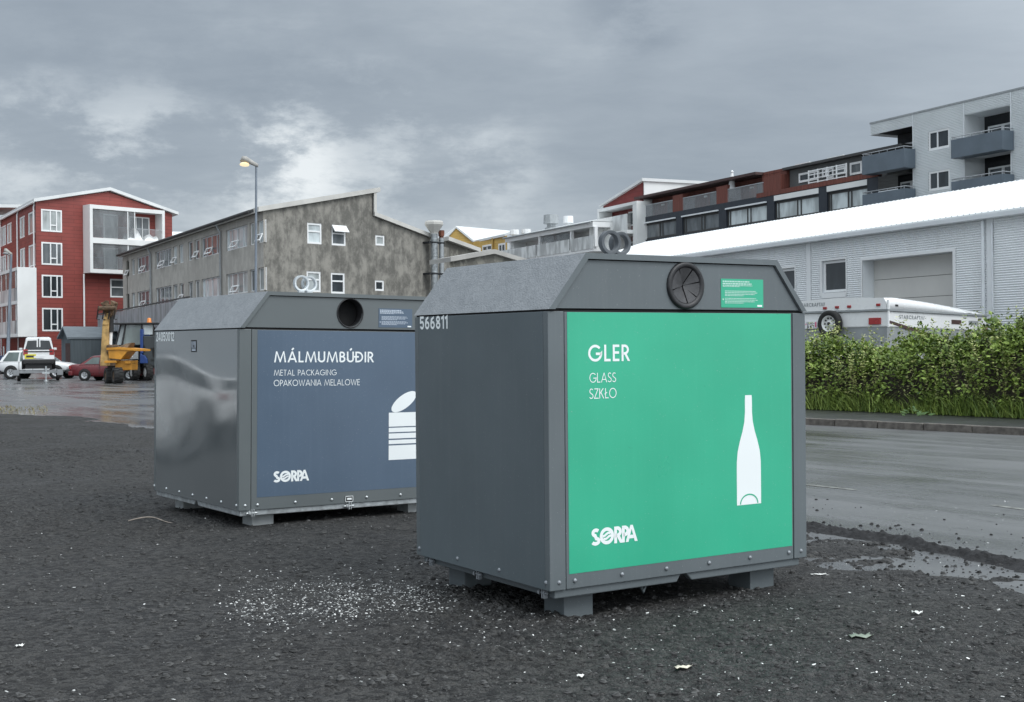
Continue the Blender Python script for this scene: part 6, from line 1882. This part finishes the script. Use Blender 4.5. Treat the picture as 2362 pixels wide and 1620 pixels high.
for (x0, x1, yt, yb, w) in ((765, 870, 1200, 1475, .35), (875, 1055, 1190, 1478, -.75)):
    a, b = X(x0, yb, w), X(x1, yt, w); r_ = (X(0, yt, w)[1] - X(0, yb, w)[1]) / 2
    Mw = fm.M @ Matrix.Translation(((a[0] + b[0]) / 2, w, 0)) @ Matrix.Rotation(R(-60), 4, 'Z')
    wheel(dm, Mw, 0, 0, r_, .44, -1, M_MUD, 6, True)
# blue compact tractor with glass cab
fb_ = mach(330, 71)
def Xb(x, y, w=0.0): return fb_.uz(*zz(x, y), w)
bt = thing('compact_tractor', 'blue compact tractor with large glass cab and beacon behind the yellow dumper', 'tractor', fb_.M)
a, b = Xb(985, 850), Xb(1470, 470); cx0, cx1, cz0, cz1 = a[0], b[0], a[1], b[1]
tx = Xb(1060, 470)[0]; rx = Xb(1730, 470)[0]
m = MB(fb_.M)
for (p, q) in (((cx0, -.5, cz0), (tx, -.35, cz1)), ((cx1, -.7, cz0 - .3), (cx1, -.6, cz1)), ((cx0 + .1, .9, cz0), (tx + .1, .8, cz1)), ((cx1 + .1, .9, cz0), (cx1 + .1, .8, cz1)), ((Xb(1110, 820)[0], -.62, cz0), (Xb(1170, 480)[0], -.55, cz1)), ((rx - .15, -.6, cz0 - .2), (rx - .2, -.5, cz1))):
    m = MB(fb_.M); m.tube([p, q], .05, 6); m.build('cab_pillar', M_PLAST, bt)
m = MB(fb_.M); m.box(tx - .3, rx, -.75, .95, cz1, cz1 + .10); m.build('cab_roof', M_PLAST, bt, .04, 3)
M_CABG = glassy('cab_glass', (.30, .35, .34), .68)
m = MB(fb_.M); m.face([(Xb(1120, 820)[0], -.60, cz0 + .02), (cx1 - .05, -.68, cz0 + .02), (cx1 - .05, -.60, cz1 - .02), (Xb(1180, 480)[0], -.53, cz1 - .02)]); m.build('side_glass', M_CABG, bt)
m = MB(fb_.M); m.face([(cx0 + .04, -.48, cz0 + .02), (Xb(1100, 820)[0], -.6, cz0 + .02), (Xb(1150, 480)[0], -.53, cz1 - .02), (tx + .04, -.36, cz1 - .02)]); m.build('front_glass', M_CURT, bt)
m = MB(fb_.M); m.face([(cx1 + .08, -.62, Xb(0, 670)[1]), (rx - .2, -.62, Xb(0, 670)[1]), (rx - .2, -.55, cz1 - .02), (cx1 + .08, -.58, cz1 - .02)]); m.build('rear_side_glass', M_BLIND, bt)
m = MB(fb_.M); m.box(cx0 + .35, cx1 - .25, -.1, .5, cz0, cz0 + .55); m.box(cx1 - .55, cx1 - .35, -.1, .5, cz0 + .55, cz0 + 1.15); m.build('seat', M_PLAST, bt, .05)
m = MB(fb_.M); a, b = Xb(1462, 1000), Xb(1510, 560); m.box(a[0], b[0], -.85, .6, a[1], b[1]); a2, b2 = Xb(1465, 1180), Xb(1590, 1000); m.prism([Xb(1465, 1180), Xb(1602, 1180), Xb(1592, 1100), Xb(1550, 1040), Xb(1500, 1022), Xb(1500, 1002), Xb(1465, 1002)], 'y', -.95, .75); m.build('body', M_MACHB, bt, .03)
m = MB(fb_.M); a, b = Xb(1515, 1240), Xb(1640, 680); m.box(a[0], b[0] + .3, -.8, .6, a[1], b[1]); m.build('door', M_CGLS, bt, .03)
m = MB(fb_.M); a, b = Xb(1190, 1105), Xb(1440, 965); m.box(a[0], b[0], -1.02, -.96, a[1], b[1]); np_ = m.build('front_board', M_METAL, bt, .01)
m = MB(fb_.M); a, b = Xb(1262, 1062), Xb(1348, 1022); m.box(a[0], b[0], -1.026, -1.021, a[1], b[1]); m.build('number_plate', M_PLATE, np_)
m = MB(fb_.M); a, b = Xb(1320, 1370), Xb(1460, 1180); n_ = 4
for k in range(n_): z_ = a[1] + (b[1] - a[1]) * k / (n_ - 1); m.box(a[0], b[0], -.95, -.5, z_ - .03, z_ + .03)
m.box(a[0], a[0] + .06, -.93, -.5, a[1], b[1]); m.box(b[0] - .06, b[0], -.93, -.5, a[1], b[1]); m.build('steps', M_PLAST, bt)
m = MB(fb_.M); a, b = Xb(1230, 1280), Xb(1640, 1150); m.box(a[0], b[0], -.45, .9, a[1], b[1]); m.build('chassis', M_PLAST, bt)
for (x0, x1, yt, yb) in ((1228, 1325, 1190, 1482), (1462, 1585, 1200, 1490)):
    a, b = Xb(x0, yb, -.7), Xb(x1, yt, -.7); r_ = (b[1] - a[1]) / 2
    Mw = fb_.M @ Matrix.Translation(((a[0] + b[0]) / 2, -.7, a[1])) @ Matrix.Rotation(R(-55), 4, 'Z')
    wheel(bt, Mw, 0, 0, r_, .36, -1, M_RIMW, 5, True)
m = MB(fb_.M); bx, bz = Xb(1548, 455); m.lathe([(.14, 0), (.14, .05), (.11, .08), (.11, .22), (.07, .26), (0, .27)], (bx, 0, cz1 + .10), (0, 0, 1), 12); m.build('beacon', M_LAMPO, bt)
m = MB(fb_.M); m.tube([(Xb(1080, 830)[0] + .18 * math.cos(a), -.2 + .18 * math.sin(a), cz0 + .1) for a in [6.283 * k / 14 for k in range(15)]], .025, 6); m.build('steering_wheel', M_PLAST, bt)
# upright excavator boom with muddy grab
fx_ = mach(248, 68)
def Xx(x, y, w=0.0): return fx_.uz(*zz(x, y), w)
ex_ = thing('excavator', 'muddy yellow excavator with its boom raised upright beside the red car', 'excavator', fx_.M)
m = MB(fx_.M); a, b = Xx(690, 1240), Xx(800, 1060); m.box(a[0], b[0], .3, 2.2, a[1], b[1]); m.build('undercarriage', M_MUD, ex_, .04)
m = MB(fx_.M); a, b = Xx(715, 1400), Xx(775, 1230); m.box(a[0], b[0], .5, 2.0, .0, b[1]); m.build('track', M_TYRE, ex_, .1, 3)
p0, p1, p2 = Xx(735, 1230, -.65), Xx(765, 480, -.65), Xx(795, 260, -.65)
m = MB(fx_.M)
for (p, q, wa_, wb_) in ((p0, p1, .19, .17), (p1, p2, .17, .13)):
    m.hexa([(p[0] - wa_, -.9, p[1]), (p[0] + wa_, -.9, p[1]), (p[0] + wa_, -.4, p[1]), (p[0] - wa_, -.4, p[1])], [(q[0] - wb_, -.85, q[1]), (q[0] + wb_, -.85, q[1]), (q[0] + wb_, -.45, q[1]), (q[0] - wb_, -.45, q[1])])
bo_ = m.build('boom', M_MUDY, ex_, .03)
m = MB(fx_.M); a, b = Xx(835, 840, -.6), Xx(845, 600, -.6); m.cyl((a[0], -.6, a[1]), (b[0], -.6, b[1]), .09, n=10); m.build('ram_rod', M_WTRIM, ex_)
m = MB(fx_.M); a, b = Xx(845, 610, -.6), Xx(840, 290, -.6); m.cyl((a[0], -.6, a[1]), (b[0], -.6, b[1]), .15, n=10); m.build('ram_cylinder', M_PLAST, ex_)
m = MB(fx_.M); a, b = Xx(765, 1000, -.9), Xx(850, 840, -.9); m.box(a[0], b[0], -1.0, .6, a[1], b[1]); m.build('slew_motor', M_MUD, ex_, .08, 3)
gx, gz = Xx(825, 200, -.6); tp = Xx(825, 62)[1]; lo_ = Xx(825, 350)[1]
m = MB(fx_.M @ Matrix.Translation((0, -1.1, 0)))
m.box(gx - .22, gx + .22, .2, .8, gz - .1, tp - .15)
for s_ in (-1, 1):
    m.hexa([(gx + s_ * .10, .2, lo_), (gx + s_ * .20, .2, lo_ + .15), (gx + s_ * .20, .8, lo_ + .15), (gx + s_ * .10, .8, lo_)], [(gx + s_ * .12, .2, gz + .5), (gx + s_ * .36, .2, gz + .35), (gx + s_ * .36, .8, gz + .35), (gx + s_ * .12, .8, gz + .5)])
    m.tube([(gx, .5, tp - .3), (gx + s_ * .2, .4, tp - .05), (gx + s_ * .42, .4, tp - .10)], .08, 6)
m.cyl((gx - .45, .1, tp - .35), (gx + .45, .1, tp - .35), .12, n=8)
m.build('grab', M_MUD, ex_, .03)
for s_ in range(4):
    m = MB(fx_.M); x_ = gx - .5 + .3 * s_; m.tube([(x_, -.9, gz + .2), (x_ - .08, -.95, gz - .5), (x_ + .05, -.9, lo_ - .1)], .035, 5); m.build('hose', M_PLAST, ex_)

# ------------------------------------------------------------------ folded camper trailer behind the hedge
fc = Fr(2048, 33.5, -40, True, z0=1.15)
cm = fc.M @ Matrix.Rotation(R(-1.2), 4, 'X')
camp = thing('camping_trailer', 'white folded camping trailer with spare wheel behind the hedge', 'camping trailer', cm)
def CU(x, y, w=0.0): return fc.uz(*c7(x, y), w)
ztop = CU(860, 652)[1]; zsm = CU(820, 742)[1]; zsill = CU(740, 876)[1]
CW = 3.0; CL = 5.0
m = MB(cm)
secs = []
for i in range(13):
    y = CL * i / 12; t = i / 12
    zt = ztop - .30 * t ** 1.6 - (.02 if i in (0, 12) else 0); inn = .05 if i in (0, 12) else .0
    secs.append([(-CW + inn, y, zsm), (-CW + .02 + inn, y, zt - .10), (-CW + .14, y, zt), (-CW / 2, y, zt + .05), (-.14, y, zt), (-.02 - inn, y, zt - .10), (-inn, y, zsm)])
loft(m, secs, True); lid = m.build('lid', M_CARW, camp)
m = MB(cm); m.box(-CW - .02, .02, -.025, CL + .02, zsm - .05, zsm - .005); m.build('seam_strip', M_METAL, camp)
m = MB(cm); m.box(-CW + .03, -.03, .02, CL - .05, zsill, zsm - .05); bd = m.build('body', M_CARW, camp, .03)
m = MB(cm); m.box(-CW + .06, -.06, .05, CL - .1, zsill - .55, zsill); m.build('skirt', M_METAL, camp)
m = MB(cm); m.box(-.035, .015, .0, .04, zsill, ztop - .08); m.build('corner_strip', M_WTRIM, camp)
for x, y in ((388, 737), (477, 730), (566, 725), (780, 712)):
    u_, z_ = CU(x, y); m = MB(cm); m.box(u_ - .06, u_ + .06, -.035, .03, z_ - .035, z_ + .035); m.build('marker_light', M_LAMPR, camp, .012)
a, b = CU(712, 858), CU(797, 806); m = MB(cm); m.box(a[0], b[0], -.03, .03, a[1], b[1]); tl = m.build('tail_light', M_LAMPR, camp, .01)
a, b = CU(243, 888), CU(330, 833); m = MB(cm); m.box(a[0], b[0], -.012, .019, a[1], b[1]); pl_ = m.build('number_plate', M_PLATE, camp)
pw_, ph = b[0] - a[0], b[1] - a[1]
m = MB(cm); lettering(m, 'UM-', a[0] + pw_ * .16, a[0] + pw_ * .80, a[1] + ph * .54, a[1] + ph * .92, -.0135, .2, .2); lettering(m, '361', a[0] + pw_ * .16, a[0] + pw_ * .78, a[1] + ph * .08, a[1] + ph * .46, -.0135, .2, .3); m.build('plate_text', M_INK, pl_, normals=False)
m = MB(cm); m.box(a[0] + pw_ * .04, a[0] + pw_ * .12, -.0132, -.0122, a[1] + ph * .5, a[1] + ph * .7); m.box(a[0] + pw_ * .84, a[0] + pw_ * .97, -.0132, -.0122, a[1] + ph * .15, a[1] + ph * .9); m.build('plate_badge', M_ROSE, pl_)
def slanted(mb, text, u0, u1, z0, z1, yv, **k): lettering(mb, text, u0, u1, z0, z1, yv, **k)
M_GREYT = pm('grey_lettering', (.26, .28, .29), .5)
a, b = CU(200, 734), CU(385, 706); m = MB(cm); lettering(m, 'STARCRAFT///', a[0], b[0], a[1] + .02, a[1] + .12, -.004, .2, .12); m.build('lettering', M_GREYT, lid, normals=False)
# the same word on the side
fcs = MB(cm @ Matrix.Rotation(R(90), 4, 'Z'))
z_ = zsm - .24
lettering(fcs, 'STARCRAFT///', .55, 1.75, z_, z_ + .10, .024, .2, .12); fcs.build('lettering', M_GREYT, bd, normals=False)
m = MB(cm @ Matrix.Rotation(R(90), 4, 'Z')); m.face([(.1, .026, zsm - .30), (2.8, .026, zsm - .72), (2.8, .026, zsm - .82), (.1, .026, zsm - .38)]); m.build('stripe', M_BROWN, bd, normals=False)
for y in (3.1, 4.0): m = MB(cm); m.box(-.03, -.022, y, y + .5, zsm - .32, zsm - .2); m.build('side_vent', M_BROWN if y < 3.5 else M_METAL, bd)
for y in (.35, CL - .5): m = MB(cm); m.box(-.03, .0, y, y + .12, ztop - .22 - .06 * y, ztop - .17 - .06 * y); m.build('latch', M_PLAST, lid)
su, sz = CU(445, 852)
rS = .365
m = MB(cm); m.lathe([(rS * .60, -.085), (rS * .9, -.10), (rS, -.06), (rS, .06), (rS * .9, .10), (rS * .60, .085), (rS * .60, -.085)], (su, -.12, sz), (0, -1, 0), 32); sw_ = m.build('spare_wheel', M_TYRE, camp)
m = MB(cm); m.lathe([(rS * .62, .08), (rS * .58, .09), (rS * .52, .02), (rS * .3, .0), (rS * .26, .04), (rS * .12, .05), (0, .05)], (su, -.12, sz), (0, -1, 0), 32); ri = m.build('rim', M_RIMW, sw_)
m = MB(cm)
for k in range(10): a_ = 6.283 * k / 10; m.cyl((su + rS * .42 * math.cos(a_), -.155, sz + rS * .42 * math.sin(a_)), (su + rS * .42 * math.cos(a_), -.13, sz + rS * .42 * math.sin(a_)), .022, n=8)
m.lathe([(.045, 0), (.045, .05), (0, .055)], (su, -.15, sz), (0, -1, 0), 8); m.build('rim_holes', M_PLAST, ri)
m = MB(cm); m.box(su - .05, su + .05, -.10, .02, zsill - .4, sz); m.build('wheel_carrier', M_PLAST, camp)
for sgn, x in ((-1, -CW), (1, 0)): wheel(camp, cm @ Matrix.Rotation(R(90), 4, 'Z') if False else cm, x - sgn * .2, CL * .55, .33, .2, 1)

# ------------------------------------------------------------------ street lamps
M_POLE = pm('lamp_pole', (.20, .23, .27), .5, .12, 2, metal=.3)
M_HEAD = pm('lamp_head', (.30, .29, .27), .6, .2, 5)
M_GLOW = bpy.data.materials.new('lamp_glow'); M_GLOW.use_nodes = True
b_ = M_GLOW.node_tree.nodes['Principled BSDF']; b_.inputs['Base Color'].default_value = (.9, .6, .25, 1); b_.inputs['Emission Color'].default_value = (1, .84, .56, 1); b_.inputs['Emission Strength'].default_value = 0.8
def street_lamp(px_top, py_top, Y, px_bot, hl, label, r0, r1, lit, dirx, py_head):
    p = at(px_top, py_top, Y); pb = at(px_bot, 860, Y)
    t = thing('street_lamp', label, 'street lamp', Matrix.Translation((pb.x, Y, ZR)), 'street lamps')
    m = MB(); m.tube([(pb.x, Y, ZR), (pb.x, Y, ZR + 1.4), (pb.x + (p.x - pb.x) * .15, Y, ZR + 1.6), (p.x, Y, p.z)], [r0 * 1.25, r0 * 1.2, r0, r1], 14); m.build('pole', M_POLE, t)
    hz = at(px_top, py_head, Y).z
    L = hl; s = dirx
    m = MB(Matrix.Translation((p.x, Y, p.z)))
    dz_ = hz - p.z
    secs = []
    for (u, zc, w, h) in ((-.12 * s * L, .0, .05, .10), (.10 * s * L, .05, .09, .13), (.38 * s * L, .14, .13, .16), (.62 * s * L, .21, .17, .19), (.85 * s * L, .25, .16, .16), (1.0 * s * L, .20, .08, .06)):
        secs.append([(u, -w, zc), (u, -w * .7, zc + h * .8), (u, 0, zc + h), (u, w * .7, zc + h * .8), (u, w, zc), (u, w * .6, zc - h * .35), (u, -w * .6, zc - h * .35)])
    loft(m, secs, True); hd_ = m.build('lamp_head', M_HEAD, t)
    m = MB(Matrix.Translation((p.x, Y, p.z))); 
    m.lathe([(.0, .0), (.17, .012), (.19, .05), (.0, .06)], (.72 * s * L, -.04, .10), (0, -.25, -1), 14); m.build('lamp_glass', M_GLOW if lit else M_LAMPW, hd_)
    return t
street_lamp(591, 384, 50, 589, .62, 'tall grey street lamp with lit lamp head before the concrete building', .055, .042, True, -1, 370)
street_lamp(26, 588, 80, 17, .45, 'shorter pale street lamp at the left beside the red apartment house', .11, .07, False, -1, 588)
# small traffic sign post by the left lamp
ps = at(9, 860, 81); t = thing('road_sign', 'blue sign with white arrow low on a post beside the left street lamp', 'sign', Matrix.Translation((ps.x, 81, ZR)))
m = MB(); m.cyl((ps.x, 81, ZR), (ps.x, 81, 2.0), .05, n=8); m.build('post', M_METAL, t)
m = MB(); m.box(ps.x - .28, ps.x + .28, 80.88, 80.93, .62, 1.42); sg = m.build('sign_plate', pm('sign_blue', (.03, .05, .12), .5), t, .01)
m = MB(); m.box(ps.x - .03, ps.x + .03, 80.87, 80.879, .85, 1.25); m.prism([(ps.x - .13, 1.18), (ps.x + .13, 1.18), (ps.x, 1.36)], 'y', 80.869, 80.878); m.box(ps.x - .10, ps.x + .10, 80.868, 80.877, .68, .78); m.build('arrow', M_WTRIM, sg)
